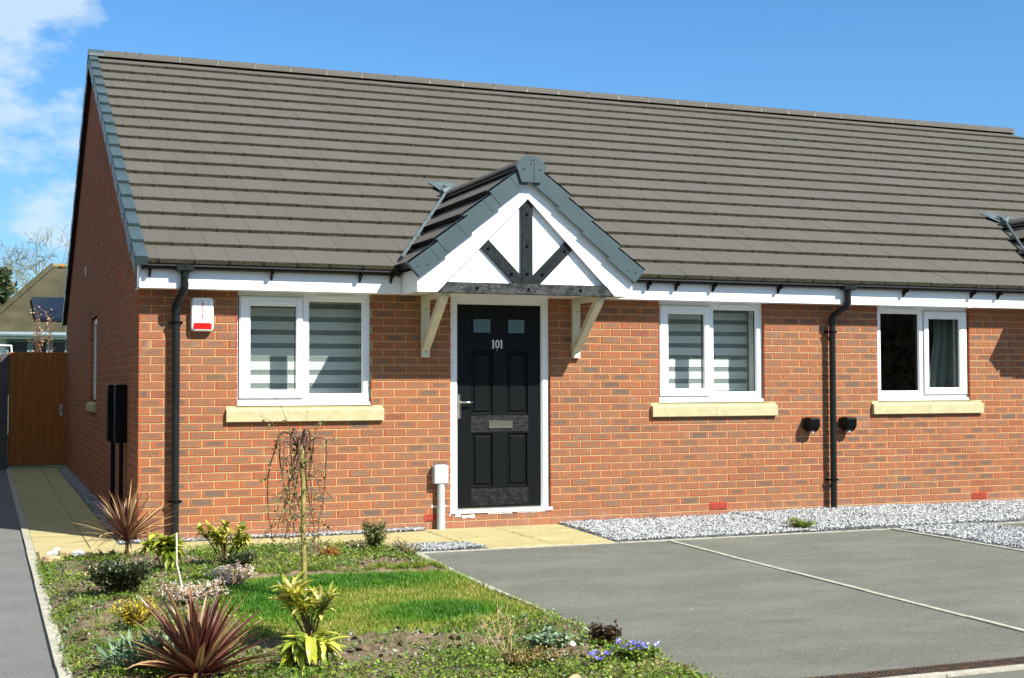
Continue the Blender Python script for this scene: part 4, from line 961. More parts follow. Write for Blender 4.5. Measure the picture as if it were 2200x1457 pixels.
    while y < 1.55:
        y2 = min(y+.45, 1.68); n = len(pr); zt = 3.462
        b.add([(c0+p, yy, zt+q) for yy in (y+.004, y2-.004) for p, q in pr], [[i, i+1, n+i+1, n+i] for i in range(n-1)]+[list(range(n)), list(range(2*n-1, n-1, -1))], 0, random.random()); y = y2
    b.build('ridge', M['dtile'], can)
    b = MB()
    for q, (z0, z1) in enumerate(((3.42, 3.62),)):
        ys = [(3.42-Z0)/(TS/TC)+Y0, (3.58-Z0)/(TS/TC)+Y0]
        v = []
        for (yy, ww) in ((ys[0], .06), (ys[1], .15)):
            zz = Z0+(yy-Y0)*TS/TC+.055
            v += [(c0-ww*1.0, yy, zz+.0), (c0, yy, zz+.02), (c0+ww, yy, zz)]
        b.add(v, [[0, 1, 4, 3], [1, 2, 5, 4]])
        b.tube([(c0-.13, ys[0]-.12, 3.46), (c0, ys[0]-.05, 3.53), (c0+.13, ys[0]-.12, 3.46)], .035, 8)
    sd_ = b.build('lead_saddle', M['lead'], can); so = sd_.modifiers.new('s', 'SOLIDIFY'); so.thickness = .006
    b = MB(); b.prism([(c0-.098, 3.262), (c0+.098, 3.262), (c0+.150, 3.415), (c0+.125, 3.455), (c0+.040, 3.515), (c0-.040, 3.515), (c0-.125, 3.455), (c0-.150, 3.415)], -.790, -.735)
    b.prism([(c0+.026, 3.262), (c0+.032, 3.262), (c0+.032, 3.475), (c0-.012, 3.475), (c0-.012, 3.469), (c0+.026, 3.469)], -.7925, -.7902, 1)
    for (x, z) in ((c0-.075, 3.385), (c0+.085, 3.385), (c0, 3.435)): b.disc((x, -.790, z), (0, -1, 0), .009, .005, 8, 1)
    b.build('ridge_cap', [M['verge'], M['seal']], can)
    for s in (-1, 1):
        x0 = c0+s*.79-.041; b = MB()
        b.box(x0, -.048, 1.645, x0+.082, -.001, 2.237, 0, 0, .004)
        b.box(x0+.002, -.640, 2.190, x0+.080, -.0485, 2.236, 0, 0, .004)
        b.prismx([(-.049, 1.71), (-.0485, 1.77), (-.515, 2.1895), (-.600, 2.1895), (-.590, 2.165)], x0+.004, x0+.078)
        for z in (2.11, 1.70): b.disc((x0+.041, -.048, z), (0, -1, 0), .007, .003, 8, 1)
        b.build('bracket', [M['cream'], M['seal']], can)
    return can
canopy(3.4425); canopy(11.08)
# air bricks
for x0 in (2.655, 5.758, 9.145):
    b = MB(); b.box(x0, -.006, .078, x0+.215, .02, .147, 0, 0, .002)
    for i in range(9):
        for j in range(5): b.box(x0+.008+i*.0223, -.0072, .084+j*.0125, x0+.026+i*.0223, -.0062, .090+j*.0125, 1)
    b.build('air_brick', [M['terracotta'], M['dark']], home)
b = MB(); b.box(-.012, 6.95, 2.90, -.001, 7.08, 3.02, 0, 0, .003); b.build('air_brick', M['grey'], home)
# splash of white render along the threshold joint
for (a, c, z) in ((2.96, 3.02, .118), (3.035, 3.16, .112), (3.30, 3.55, .134), (3.60, 3.9, .135), (2.72, 2.87, .215), (2.90, 2.918, .13)):
    b = MB(); n = 9; top = [(a+(c-a)*i/n, z+.008+random.random()*.012) for i in range(n+1)]; bot_ = [(a+(c-a)*i/n, z-.004-random.random()*(.022 if c-a > .1 and z < .12 else .004)) for i in range(n, -1, -1)]
    b.prism(bot_[::-1]+top[::-1], -.004, -.0005); b.build('paint_splash', M['render'], home)

# ------------------------------------------------------------ things fixed to the walls
def child(mbo, name, mats, t, smooth=False):
    o = mbo.build(name, mats, t, smooth); o.matrix_parent_inverse = Matrix.Translation(-t.location); return o
# alarm bell box
t = empty('alarm_box', (.548, 0, 1.87)); tag(t, 'white alarm box with red lettering and red lens high on the brick wall', 'alarm box')
def rrect(x0, z0, x1, z1, r, n=5):
    P = []
    for (cx, cz, a0) in ((x1-r, z0+r, -90), (x1-r, z1-r, 0), (x0+r, z1-r, 90), (x0+r, z0+r, 180)):
        P += [(cx+r*math.cos(R(a0+90*k/n)), cz+r*math.sin(R(a0+90*k/n))) for k in range(n+1)]
    return P
def loft(b, rects, m=0):   # list of (poly, y) rings from back to front
    n = len(rects[0][0]); v = [(x, y, z) for P, y in rects for x, z in P]
    F = [[r*n+i, r*n+(i+1) % n, (r+1)*n+(i+1) % n, (r+1)*n+i] for r in range(len(rects)-1) for i in range(n)]+[[(len(rects)-1)*n+i for i in range(n)]]
    b.add(v, F, m)
ax0, az0, ax1, az1 = .451, 1.872, .642, 2.168
b = MB(); loft(b, [(rrect(ax0-.004, az0-.004, ax1+.004, az1+.004, .034), -.0005), (rrect(ax0-.004, az0-.004, ax1+.004, az1+.004, .034), -.05), (rrect(ax0, az0, ax1, az1, .034), -.066), (rrect(ax0+.010, az0+.010, ax1-.010, az1-.010, .030), -.074)])
child(b, 'housing', M['upvc'], t)
b = MB(); loft(b, [(rrect(ax0+.014, az0+.014, ax1-.014, az0+.072, .012), -.070), (rrect(ax0+.014, az0+.014, ax1-.014, az0+.072, .012), -.0755), (rrect(ax0+.020, az0+.020, ax1-.020, az0+.066, .010), -.0785)])
child(b, 'strobe_lens', M['redlens'], t)
b = MB()
for (x0, z0, x1, z1, w) in ((ax0+.047, az0+.088, ax1-.047, az1-.026, .0016),):
    ring(b, x0, z0, x1, z1, w, w, w, w, -.0752, -.0742, 0, 0)
child(b, 'printed_border', M['greyink'], t)
def text(body, size, x, z, y, mat, t, name='lettering', spacing=1.0, bold=0., sx=1):
    cu = bpy.data.curves.new('txt', 'FONT'); cu.body = body; cu.size = size; cu.align_x = 'CENTER'; cu.align_y = 'CENTER'; cu.extrude = .0003; cu.space_line = spacing; cu.offset = bold
    o = bpy.data.objects.new('txt', cu); COL.objects.link(o); dg = bpy.context.evaluated_depsgraph_get(); me = bpy.data.meshes.new_from_object(o.evaluated_get(dg))
    bpy.data.objects.remove(o); me.materials.clear(); me.materials.append(mat); me.transform(Matrix.Translation((x, y, z)) @ Matrix.Rotation(R(90), 4, 'X') @ Matrix.Diagonal((sx, 1, 1, 1)))
    q = link(bpy.data.objects.new(name, me), t); q.matrix_parent_inverse = Matrix.Translation(-t.location); return q
ac = (ax0+ax1)/2
for i, ch in enumerate('LOFTHOUSE'): text(ch, .0235, ac, az1-.040-i*.0178, -.0749, M['redink'], t, bold=.0011, sx=1.15)
text('SECURITY', .0125, ac, az0+.0965+.004, -.0747, M['redink'], t, sx=1.25); text('SYSTEMS', .0125, ac, az0+.0855, -.0747, M['redink'], t, sx=1.3)
# cable entry box with duct
t = empty('cable_box', (2.805, 0, 0)); tag(t, 'grey square utility box on an upright duct beside the black door', 'utility box')
b = MB(); loft(b, [(rrect(2.725, .440, 2.866, .612, .008), -.001), (rrect(2.725, .440, 2.866, .612, .008), -.082), (rrect(2.731, .446, 2.860, .606, .008), -.088)]); b.box(2.745, -.07, .612, 2.85, -.01, .620, 0, 0, .002); child(b, 'box', M['grey'], t)
b = MB(); b.tube([(2.803, -.043, .440), (2.803, -.043, -.01)], .037, 18); b.tube([(2.803, -.043, .20), (2.803, -.045, .0)], .041, 18); child(b, 'duct', M['grey'], t, True)
# black vent cowls
for x0, lab in ((6.905, 'black vent cowl on the brick wall just left of the long downpipe'), (7.372, 'black vent cowl on the brick wall just right of the long downpipe')):
    t = empty('vent_cowl', (x0+.065, 0, .96)); tag(t, lab, 'vent', 'black vent cowls by the downpipe')
    b = MB(); b.box(x0-.005, -.042, .900, x0+.125, -.001, 1.020, 0, 0, .004); child(b, 'back_box', M['pipe'], t)
    b = MB(); P = [(-.045, 1.028), (-.140, 1.022), (-.152, 1.005), (-.150, .935), (-.120, .892), (-.075, .868), (-.045, .895)]
    b.prismx(P, x0+.002, x0+.118); child(b, 'cowl', M['black'], t)
    b = MB(); b.tube([(x0+.060, -.082, .885), (x0+.060, -.082, .862)], .022, 14); child(b, 'spigot', M['grey'], t, True)
# meter boxes on the gable wall
for y0, xo, ln, du, lab in ((1.0, -.105, .17, (-.068, -.030), 'slim black meter box on a duct, nearer the corner of the dark gable wall'), (1.40, -.142, .20, (-.112, -.070), 'slim black meter box on a duct, further from the corner of the dark gable wall')):
    t = empty('meter_box', (-.05, y0+ln/2, .1)); tag(t, lab, 'meter box', 'black meter boxes on the gable wall')
    b = MB(); b.box(xo, y0, .835, -.001, y0+ln, 1.376, 0, 0, .006); b.box(xo-.006, y0-.006, 1.376, -.001, y0+ln+.006, 1.392, 0, 0, .005); child(b, 'box', M['black'], t)
    b = MB(); b.box(xo-.005, y0+.012, .85, xo-.0005, y0+ln-.012, 1.36, 0, 0, .002); child(b, 'door', M['black'], t)
    b = MB(); b.box(du[0], y0+.04, -.02, du[1], y0+.09, .834, 0, 0, .008); child(b, 'duct', M['black'], t)

# ============================================================ GATE, FENCE, BACKGROUND
t = empty('garden_gate', (-.46, 11.85, 0)); tag(t, 'tall orange brown timber gate closing the side path', 'gate')
b = MB(); x = -.925
while x < -.01:
    x1 = min(x+.1185, -.004); b.box(x, 11.84, .03, x1-.0, 11.862, 1.955+random.uniform(-.004, .004), 0, 0, .006); x = x1
b.box(-.93, 11.8625, .03, -.003, 11.866, 1.95); child(b, 'boards', M['gatewood'], t)
b = MB(); b.box(-.925, 11.867, .2, -.01, 11.90, .32); b.box(-.925, 11.867, 1.6, -.01, 11.90, 1.72); child(b, 'ledge', M['gatewood'], t)
b = MB(); b.box(-.105, 11.828, .86, -.060, 11.839, 1.06, 0, 0, .004); b.tube([(-.082, 11.83, .99), (-.082, 11.80, .99), (-.10, 11.79, .99), (-.14, 11.79, .99)], .009, 8); child(b, 'latch', M['iron'], t)
b = MB(); b.box(-1.07, 11.80, -.05, -.932, 11.92, 1.93, 0, 0, .01); tag(b.build('fence_post', M['fence']), 'grey weathered fence post beside the timber gate', 'post')
t = empty('timber_fence', (-3, 11.9, 0)); tag(t, 'grey boarded fence running left from the gate post', 'fence')
b = MB(); x = -5.6
while x < -1.08: b.box(x, 11.86, .0, x+.145, 11.88, 1.88); x += .15
child(b, 'boards', M['fence'], t)
# neighbour's bungalow beyond the gate
t = empty('neighbour_bungalow', (1, 30, 0)); tag(t, 'white bungalow with mossy hipped roof and solar panel behind the gate', 'bungalow')
YN = 30.; EZ = 3.0
b = MB(); b.box(-1.6, YN+.35, -.1, 9, YN+9, 2.98); child(b, 'wall', M['render'], t)
AX, AZ, AY = .62, 5.22, 33.2
HL = -1.55   # left eave corner
b = MB()
rid = (AX, AY, AZ)
b.add([(HL, YN, EZ), (10, YN, EZ), (10, AY, AZ), rid, (HL, YN+9.4-3, EZ), (10, YN+6.4, EZ), (HL, YN, EZ-.10), (10, YN, EZ-.10)], [[0, 1, 2, 3], [0, 3, 4], [3, 2, 5, 4], [6, 7, 1, 0]])
rf = child(b, 'roof', M['oldroof'], t)
b = MB(); n = 26
for k in range(n):
    a = Vector((HL, YN, EZ)).lerp(Vector(rid), k/n); c = Vector((HL, YN, EZ)).lerp(Vector(rid), (k+1.15)/n)
    b.tube([a+Vector((0, 0, .02)), c+Vector((0, 0, .045))], [.10, .085], 6)
o = child(b, 'hip_tiles', M['oldroof'], rf)
b = MB(); b.tube([(AX, AY, AZ+.02), (10, AY, AZ+.02)], .11, 6); child(b, 'ridge_tiles', M['farbranch'], rf)
b = MB(); b.box(AX+.22, AY-.14, AZ+.0, AX+.34, AY-.06, AZ+.08, 0, 0, .02); child(b, 'lichen_patch', M['lichen'], rf)
b = MB(); b.tube([(-1.7, YN-.05, EZ-.09), (10, YN-.05, EZ-.09)], .08, 8); child(b, 'gutter', M['bluepaint'], t)
b = MB(); b.box(-1.6, YN+.0, 2.78, 9, YN+.08, 2.90); child(b, 'fascia', M['upvc'], t)
sl_n = (AZ-EZ)/(AY-YN)
zz = lambda y: EZ+(y-YN)*sl_n
b = MB(); y0, y1 = YN+.42, YN+1.42
v = [(.03, y0, zz(y0)+.05), (3.2, y0, zz(y0)+.05), (3.1, y1, zz(y1)+.05), (-.06, y1, zz(y1)+.05)]
b.hexa(v+[(x, y, z+.09) for x, y, z in v]); child(b, 'solar_panel', M['solar'], t)
for (a, c) in ((-.78, -.12), (-.08, .42), (.46, .95)):
    b = MB(); ring(b, a, 1.2, c, 2.76, .07, .07, .07, .07, YN+.26, YN+.36, 0, 0); w = child(b, 'window', M['bluepaint'], t)
    b = MB(); b.box(a+.07, YN+.31, 1.27, c-.07, YN+.33, 2.69); b.build('glass', M['farglass'], w)
b = MB(); b.tube([(-1.7, 13.6, 2.13), (-.86, 13.6, 2.11)], .014, 8); b.tube([(-.87, 13.6, 2.12), (-.84, 13.6, 1.7)], .016, 8); tag(b.build('washing_pole', M['upvc']), 'white pole arm showing above the fence post', 'pole')

def tree(name, base, height, seed, mat, lab, cat, spread=.5, levels=5, lean=0, kind='bare', leafm=None, group=None, trunk=.12, twigs=1, k3=0, rmin=.0):
    rr = random.Random(seed); t = empty(name, base); tag(t, lab, cat, group)
    tr = MB(); cr = MB(); tips = []
    def grow(p, d, L, r, lev):
        n = 4; pts = [p]; q = p; dd = d.copy()
        for i in range(n):
            dd = (dd+Vector((rr.gauss(0, .13), rr.gauss(0, .13), rr.gauss(.02, .10)))).normalized(); q = q+dd*L/n; pts.append(q)
        r1 = r*.62
        (tr if lev < 2 else cr).tube(pts, [max(rmin, r+(r1-r)*i/n) for i in range(n+1)], 6 if lev < 2 else 3, cap=False)
        if lev >= levels: tips.append(q); return
        k = (k3 or rr.choice((2, 3, 3))) if lev else 4
        for j in range(k):
            a = rr.random()*6.28; s = spread*(.6+rr.random()*.7)
            side = dd.orthogonal().normalized(); side.rotate(Matrix.Rotation(a, 3, dd))
            nd = (dd+side*s).normalized(); grow(pts[rr.choice((2, 3, 4))] if lev else pts[-1], nd, L*(.62+rr.random()*.22), r1*.8, lev+1)
    grow(Vector((0, 0, 0)), Vector((lean, 0, 1)).normalized(), height*.32, trunk, 0)
    tr.build('trunk', M['bark'], t, smooth='all'); cr.build('branches', mat, t)
    if leafm:
        P = np.array([tuple(q) for q in tips]); n = len(P)*twigs; P = P[RNG.integers(0, len(P), n)]+RNG.normal(0, height*.03, (n, 3))
        v, f, m_ = scatter(LEAF_V, LEAF_F, P, rotmats(n, 2.6), height*.02*(.5+RNG.random(n))); npmesh('crown', v, f, leafm, np.repeat(RNG.random(n), m_), t)
    return t
tree('bare_tree', (1.5, 46, 0), 8.8, 5, M['farbranch'], 'pale lichened bare tree rising behind the mossy roof', 'tree', .72, 7, -.05, trunk=.15, rmin=.006)
tree('bare_tree', (-.2, 50, 0), 7.0, 12, M['farbranch'], 'lower bare tree to the left behind the mossy roof', 'tree', .7, 7, -.1, trunk=.13, k3=3, rmin=.0055)
def conifer(base, h, r, lab):
    t = empty('conifer', base); tag(t, lab, 'tree'); b = MB(); b.tube([(0, 0, 0), (0, 0, h)], [.16, .03], 8); P = []
    for i in range(110):
        z = h*(.12+.88*i/110); L = r*(1-z/h)**.7*(.7+random.random()*.5)+.12; a = random.random()*6.28; e = Vector((math.cos(a)*L, math.sin(a)*L, z-L*.18+L*.22*random.random()))
        b.tube([(0, 0, z), tuple(e)], [.02, .006], 4, cap=False)
        for k in range(34): q = random.random()**.6; P.append((e.x*q+random.gauss(0, .09), e.y*q+random.gauss(0, .09), z+(e.z-z)*q+random.gauss(0, .06)))
    b.build('trunk', M['bark'], t); P = np.array(P); n = len(P)
    v, f, m_ = scatter(LEAF_V, LEAF_F, P, rotmats(n, 2.6), np.stack([.09+0*P[:, 0], .20+.1*RNG.random(n), .1+0*P[:, 0]], 1)); npmesh('crown', v, f, M['conifer'], np.repeat(RNG.random(n), m_), t)
conifer((-.75, 43, 0), 5.9, 1.25, 'dark green conifer standing left of the mossy roof')
# shrub with reddish spring buds behind the gate
t = empty('budding_shrub', (-.33, 13.4, 0)); tag(t, 'thin shrub with red brown buds poking up behind the timber gate', 'shrub')
b = MB(); bu = []
rr = random.Random(3)
for i in range(9):
    x = rr.uniform(-.14, .16); top = rr.uniform(2.25, 2.75) if i else 2.72; p = [(x*.4, 0, 0), (x*.8, 0, 1.2), (x+rr.gauss(0, .05), rr.gauss(0, .1), top)]; b.tube(p, [.010, .006, .0025], 5)
    for k in range(3 if i > 2 else 9):
        z = rr.uniform(1.9, top); q = Vector((x*.9, 0, z)); e = q+Vector((rr.gauss(0, .10), rr.gauss(0, .1), rr.uniform(.05, .22))); b.tube([tuple(q), tuple(e)], [.006, .003], 4)
        for m_i in range(7): bu.append(tuple(q.lerp(e, rr.random())+Vector((rr.gauss(0, .015),)*3)))
b.build('stems', M['twig'], t); P = np.array(bu); n = len(P)
v, f, m_ = scatter(LEAF_V, LEAF_F, P, rotmats(n, 1.5), .030*(.5+RNG.random(n))); npmesh('buds', v, f, M['pink'], np.repeat(.0+.4*RNG.random(n), m_), t)
# street side opposite the bungalow (behind the camera): a tree mirrored in the glass, a hedge added to darken reflections
tree('roadside_tree', (-8.5, -37, 0), 12, 21, M['bark'], 'leafless tree across the road, reflected in the left window', 'tree', .6, 6, .05, trunk=.25)
t = empty('reflection_hedge', (0, -42, 0)); tag(t, 'unseen tall hedge added across the road to darken the window reflections', 'hedge')
n = 30000; P = np.stack([RNG.uniform(-45, 45, n), RNG.uniform(-.9, .9, n), RNG.uniform(0, 6.0, n)+.5*vnoise(np.arange(n)*.0+RNG.random(n)*60, RNG.random(n), 3)], 1)
v, f, m_ = scatter(LEAF_V, LEAF_F, P, rotmats(n, 2.5), .28*(.6+RNG.random(n))); npmesh('foliage', v, f, M['darkleaf'], np.repeat(RNG.random(n), m_), t)
b = MB(); x = -45
while x < 45: b.tube([(x, 0, 0), (x+.1, 0, 5.2+random.random())], [.7, .5], 7); x += .9  # thick stem row keeps sky from showing through the added hedge
b.build('stems', M['bark'], t)

# ============================================================ GARDEN PLANTS
def gz(x, y): return float(soilz(np.array([x]), np.array([y]))[0])
def strap(b, base, az, el, L, w, droop, seg=8, m=0, rnd=0., twist=0., fold=.25, grad=.42):
    p = Vector(base); v = []; e = el
    side = Vector((-math.sin(az), math.cos(az), 0))
    for i in range(seg+1):
        q = i/seg; wd = w*(1-q**3.0)*(.72+.28*min(1, q*3))+.0004
        d = Vector((math.cos(az)*math.cos(e), math.sin(az)*math.cos(e), math.sin(e)))
        up = side.cross(d).normalized()*-1; s2 = side.copy(); s2.rotate(Matrix.Rotation(twist*q, 3, d)); u2 = up.copy(); u2.rotate(Matrix.Rotation(twist*q, 3, d))
        v += [p-s2*wd/2+u2*wd*fold, p-s2*0, p+s2*wd/2+u2*wd*fold]
        p = p+d*L/seg; e -= droop/seg*(.4+1.2*q)
    F = []
    for i in range(seg): F += [[3*i, 3*i+1, 3*i+4, 3*i+3], [3*i+1, 3*i+2, 3*i+5, 3*i+4]]
    b.add(v, F, m, [min(1., rnd+grad*((i+.5)/seg)**1.7) for i in range(seg) for _ in (0, 1)])
def leafshape(b, base, d, up, L, w, bend=.25, rnd=0., m=0, seg=6, wav=0.):
    d = Vector(d).normalized(); side = d.cross(Vector(up)).normalized(); nn = side.cross(d).normalized(); v = []; p = Vector(base)
    for i in range(seg+1):
        q = i/seg; wd = w*math.sin(math.pi*min(1, q**.8*.98+.015))**.85; c = p+d*L*q-nn*bend*L*q*q
        z = nn*wav*w*math.sin(q*9)
        v += [c-side*wd/2+nn*wd*.20+z, c, c+side*wd/2+nn*wd*.20-z]
    F = []
    for i in range(seg): F += [[3*i, 3*i+1, 3*i+4, 3*i+3], [3*i+1, 3*i+2, 3*i+5, 3*i+4]]
    b.add(v, F, m, rnd)
def cordyline(x, y, oz, L, n, seed, lab, w=.022, low=10, trunk=.014):
    rr = random.Random(seed); z0 = gz(x, y); t = empty('cordyline', (x, y, z0)); tag(t, lab, 'cordyline', 'purple spiky cordylines in the flower bed')
    b = MB(); b.tube([(0, 0, -.02), (.002, 0, oz*.6), (0, 0, oz+.03)], [trunk*1.2, trunk, trunk*.9], 10); b.build('trunk', M['bark'], t, smooth='all')
    b = MB()
    for i in range(n):
        q = (i+.5)/n; el = R(88-76*q**.8)+rr.gauss(0, .06); az = i*2.39996+rr.gauss(0, .2)
        strap(b, (math.cos(az)*trunk*.6, math.sin(az)*trunk*.6, oz+.05*(1-q)-.02), az, el, L*(.72+.33*rr.random())*(1 if q > .12 else .8), w*(.75+rr.random()*.5), rr.uniform(.05, .35)+.15*q, 9, 0, min(1, max(0, rr.random()**1.3)), rr.uniform(-.5, .5))
    for i in range(low):
        az = rr.random()*6.28; strap(b, (0, 0, oz-.03*rr.random()), az, R(rr.uniform(5, 40)), L*rr.uniform(.55, .95), w*.7, rr.uniform(.9, 2.4), 10, 0, rr.uniform(.6, 1), rr.uniform(-1, 1))
    b.build('leaves', M['cordy'], t)
cordyline(-.225, -1.47, .14, .43, 95, 4, 'smaller purple red cordyline on a short stem beside the paved path', .018, 18)
cordyline(-.33, -5.98, .012, .44, 120, 9, 'large bronze purple cordyline spreading at the bottom of the bed', .030, 14, .022)
def leafy(name, x, y, h, r, n, L, w, mat, lab, cat, seed, stems=6, stemmat='bark', clusters=None, bend=.3, el=(-.2, 1.2), wav=0., flowers=None, group=None):
    rr = random.Random(seed); z0 = gz(x, y)-.005; t = empty(name, (x, y, z0)); tag(t, lab, cat, group); st = MB(); lv = MB(); fl = MB(); tips = []
    for i in range(stems):
        a = rr.random()*6.28; q = r*(.25+.75*rr.random())*.85; top = Vector((math.cos(a)*q, math.sin(a)*q, h*rr.uniform(.55, .95))); 
        st.tube([(0, 0, 0), tuple(top*.5+Vector((rr.gauss(0, .01), 0, h*.08))), tuple(top)], [.007, .005, .003], 5); tips.append(top)
    per = max(1, n//stems)
    for top in tips:
        for k in range(per):
            a = rr.random()*6.28; e = rr.uniform(*el); d = (math.cos(a)*math.cos(e), math.sin(a)*math.cos(e), math.sin(e)); base = top*rr.uniform(.72, 1.02) if L > .04 else top*rr.uniform(.35, 1.05)+Vector((rr.gauss(0, r*.10), rr.gauss(0, r*.10), rr.gauss(0, h*.06)))
            leafshape(lv, base, d, (0, 0, 1), L*rr.uniform(.6, 1.1), w*rr.uniform(.7, 1.1), bend*rr.uniform(.4, 1.6), rr.random(), 0, 6, wav)
        if flowers:
            for k in range(flowers[1]):
                c = top+Vector((rr.gauss(0, .012), rr.gauss(0, .012), .012+rr.gauss(0, .010)))
                for j in range(4): aa = rr.random()*6.28; leafshape(fl, c, (math.cos(aa), math.sin(aa), rr.uniform(.2, 1.4)), (0, 0, 1), flowers[2], flowers[2]*.6, .2, rr.random(), 0, 2)
    st.build('stems', M[stemmat], t); lv.build('leaves', M[mat], t)
    if flowers: fl.build('flowers', M[flowers[0]], t)
    return t
leafy('spotted_laurel', -.07, -2.45, .26, .20, 120, .135, .052, 'aucuba', 'yellow green spotted laurel beside the smaller cordyline', 'shrub', 31, 5, el=(-.5, .9), bend=.35)
leafy('spotted_laurel', .12, -5.98, .20, .19, 110, .13, .046, 'aucuba', 'spotted laurel with serrated yellow leaves right of the large cordyline', 'shrub', 32, 6, el=(-.9, .7), bend=.4, wav=.03)
leafy('variegated_daphne', .40, -2.25, .36, .23, 460, .075, .026, 'variegated', 'bushy yellow edged shrub in front of the path, between the stick and the willow', 'shrub', 33, 11, flowers=('variegated', 5, .016))
leafy('variegated_daphne', .31, -5.46, .36, .23, 300, .095, .028, 'variegated', 'open yellow edged shrub with cream flower heads in front of the willow stem', 'shrub', 34, 11, el=(.0, 1.3), flowers=('petalw', 3, .010))
leafy('box_shrub', 1.66, -1.82, .27, .14, 2400, .022, .013, 'box', 'small upright box shrub beside the gravel patch', 'shrub', 35, 46, el=(-.3, 1.4))
leafy('box_shrub', 1.86, -2.1, .15, .16, 260, .016, .010, 'weed', 'low twiggy green shrub at the corner of the bed by the edging', 'shrub', 36, 22, el=(-.3, 1.4))
leafy('dark_shrub', -.45, -3.40, .22, .27, 3600, .030, .016, 'darkleaf', 'low dark green shrub near the left kerb', 'shrub', 37, 60, el=(-.4, 1.4))
leafy('dark_shrub', .42, -2.55, .14, .20, 1200, .024, .013, 'darkleaf', 'small dark shrub under the yellow edged bush near the path', 'shrub', 43, 26, el=(-.4, 1.4))
leafy('flowering_heath', -.06, -3.80, .13, .32, 1000, .024, .008, 'pink', 'spreading plant covered in small pinkish white flowers around the pale stick', 'flowering plant', 38, 62, el=(.1, 1.5), flowers=('pink', 3, .011))
leafy('flowering_heath', .30, -3.15, .15, .19, 700, .018, .006, 'pink', 'small clump of white flowers at the left edge of the lawn', 'flowering plant', 44, 48, el=(.1, 1.5), flowers=('pink', 6, .015))
leafy('golden_euonymus', -.47, -4.62, .18, .15, 900, .020, .010, 'yellow', 'low bright yellow leaved plant near the left kerb', 'plant', 39, 34, el=(.0, 1.4))
leafy('lambs_ear', -.55, -5.74, .14, .22, 170, .12, .026, 'silver', 'clump of soft silver green leaves beside the large cordyline', 'plant', 40, 20, el=(.3, 1.35), bend=.12)
leafy('orange_spurge', 1.20, -2.15, .12, .15, 420, .030, .010, 'orange', 'small plant with orange and red leaf tips behind the lawn', 'plant', 41, 24, el=(.1, 1.4))
leafy('grey_green_plant', 1.42, -5.95, .08, .17, 240, .050, .022, 'greyleaf', 'low plant with crinkled grey green leaves near the bare twigs', 'plant', 42, 24, el=(-.1, 1.0), wav=.12)
leafy('dark_plum_shrub', 1.68, -6.05, .12, .09, 800, .026, .016, 'plum', 'small dark bronze bush against the right edging', 'shrub', 45, 26, el=(.0, 1.5))
leafy('pansy', 1.66, -6.40, .07, .15, 1200, .028, .013, 'weed', 'violet and white pansies in the right corner of the bed', 'pansies', 46, 26, el=(.1, 1.3), flowers=('violet', 1, .024))
leafy('pansy', 1.45, -6.50, .07, .09, 90, .026, .012, 'weed', 'small cluster of violet and white pansies left of the main clump', 'pansies', 47, 9, el=(.1, 1.3), flowers=('violet', 1, .024))
leafy('gravel_weed', 5.93, -1.40, .11, .19, 420, .040, .012, 'weed', 'green weed growing from the gravel at the parking edge', 'weed', 48, 26, el=(.2, 1.3))
leafy('red_stonecrop', 1.15, -6.35, .06, .22, 1500, .018, .009, 'stonecrop', 'low reddish green ground plant at the bottom of the bed', 'plant', 49, 28, el=(.2, 1.4))
# dry bare twigs
t = empty('bare_twigs', (1.13, -6.02, gz(1.13, -6.02))); tag(t, 'upright dry leafless twigs in the bed at the bottom centre', 'twigs')
b = MB(); rr = random.Random(8)
for i in range(8):
    a = rr.gauss(0, .36); L = rr.uniform(.18, .36); p = Vector((rr.gauss(0, .02), rr.gauss(0, .02), 0)); d = Vector((math.sin(a), rr.gauss(0, .15), math.cos(a))); pts = [p]
    for k in range(4): d = (d+Vector((rr.gauss(0, .12), rr.gauss(0, .1), 0))).normalized(); pts.append(pts[-1]+d*L/4)
    b.tube(pts, [.0032, .0026, .0020, .0015, .0009], 5)
    for k in range(3): q = pts[rr.choice((2, 3))]; e = q+Vector((rr.gauss(0, .05), rr.gauss(0, .03), rr.uniform(.02, .09))); b.tube([q, e], [.002, .001], 4)
b.build('stems', M['drytwig'], t)
b = MB(); z0 = gz(-.05, -3.42); b.tube([(-.052, -3.42, z0-.05), (-.066, -3.42, .10), (-.098, -3.42, .24), (-.100, -3.42, .44)], [.0085, .008, .0065, .005], 8); tag(b.build('pale_stick', M['cane'], None, smooth='all'), 'thin pale upright stick standing in the flower bed', 'stick')
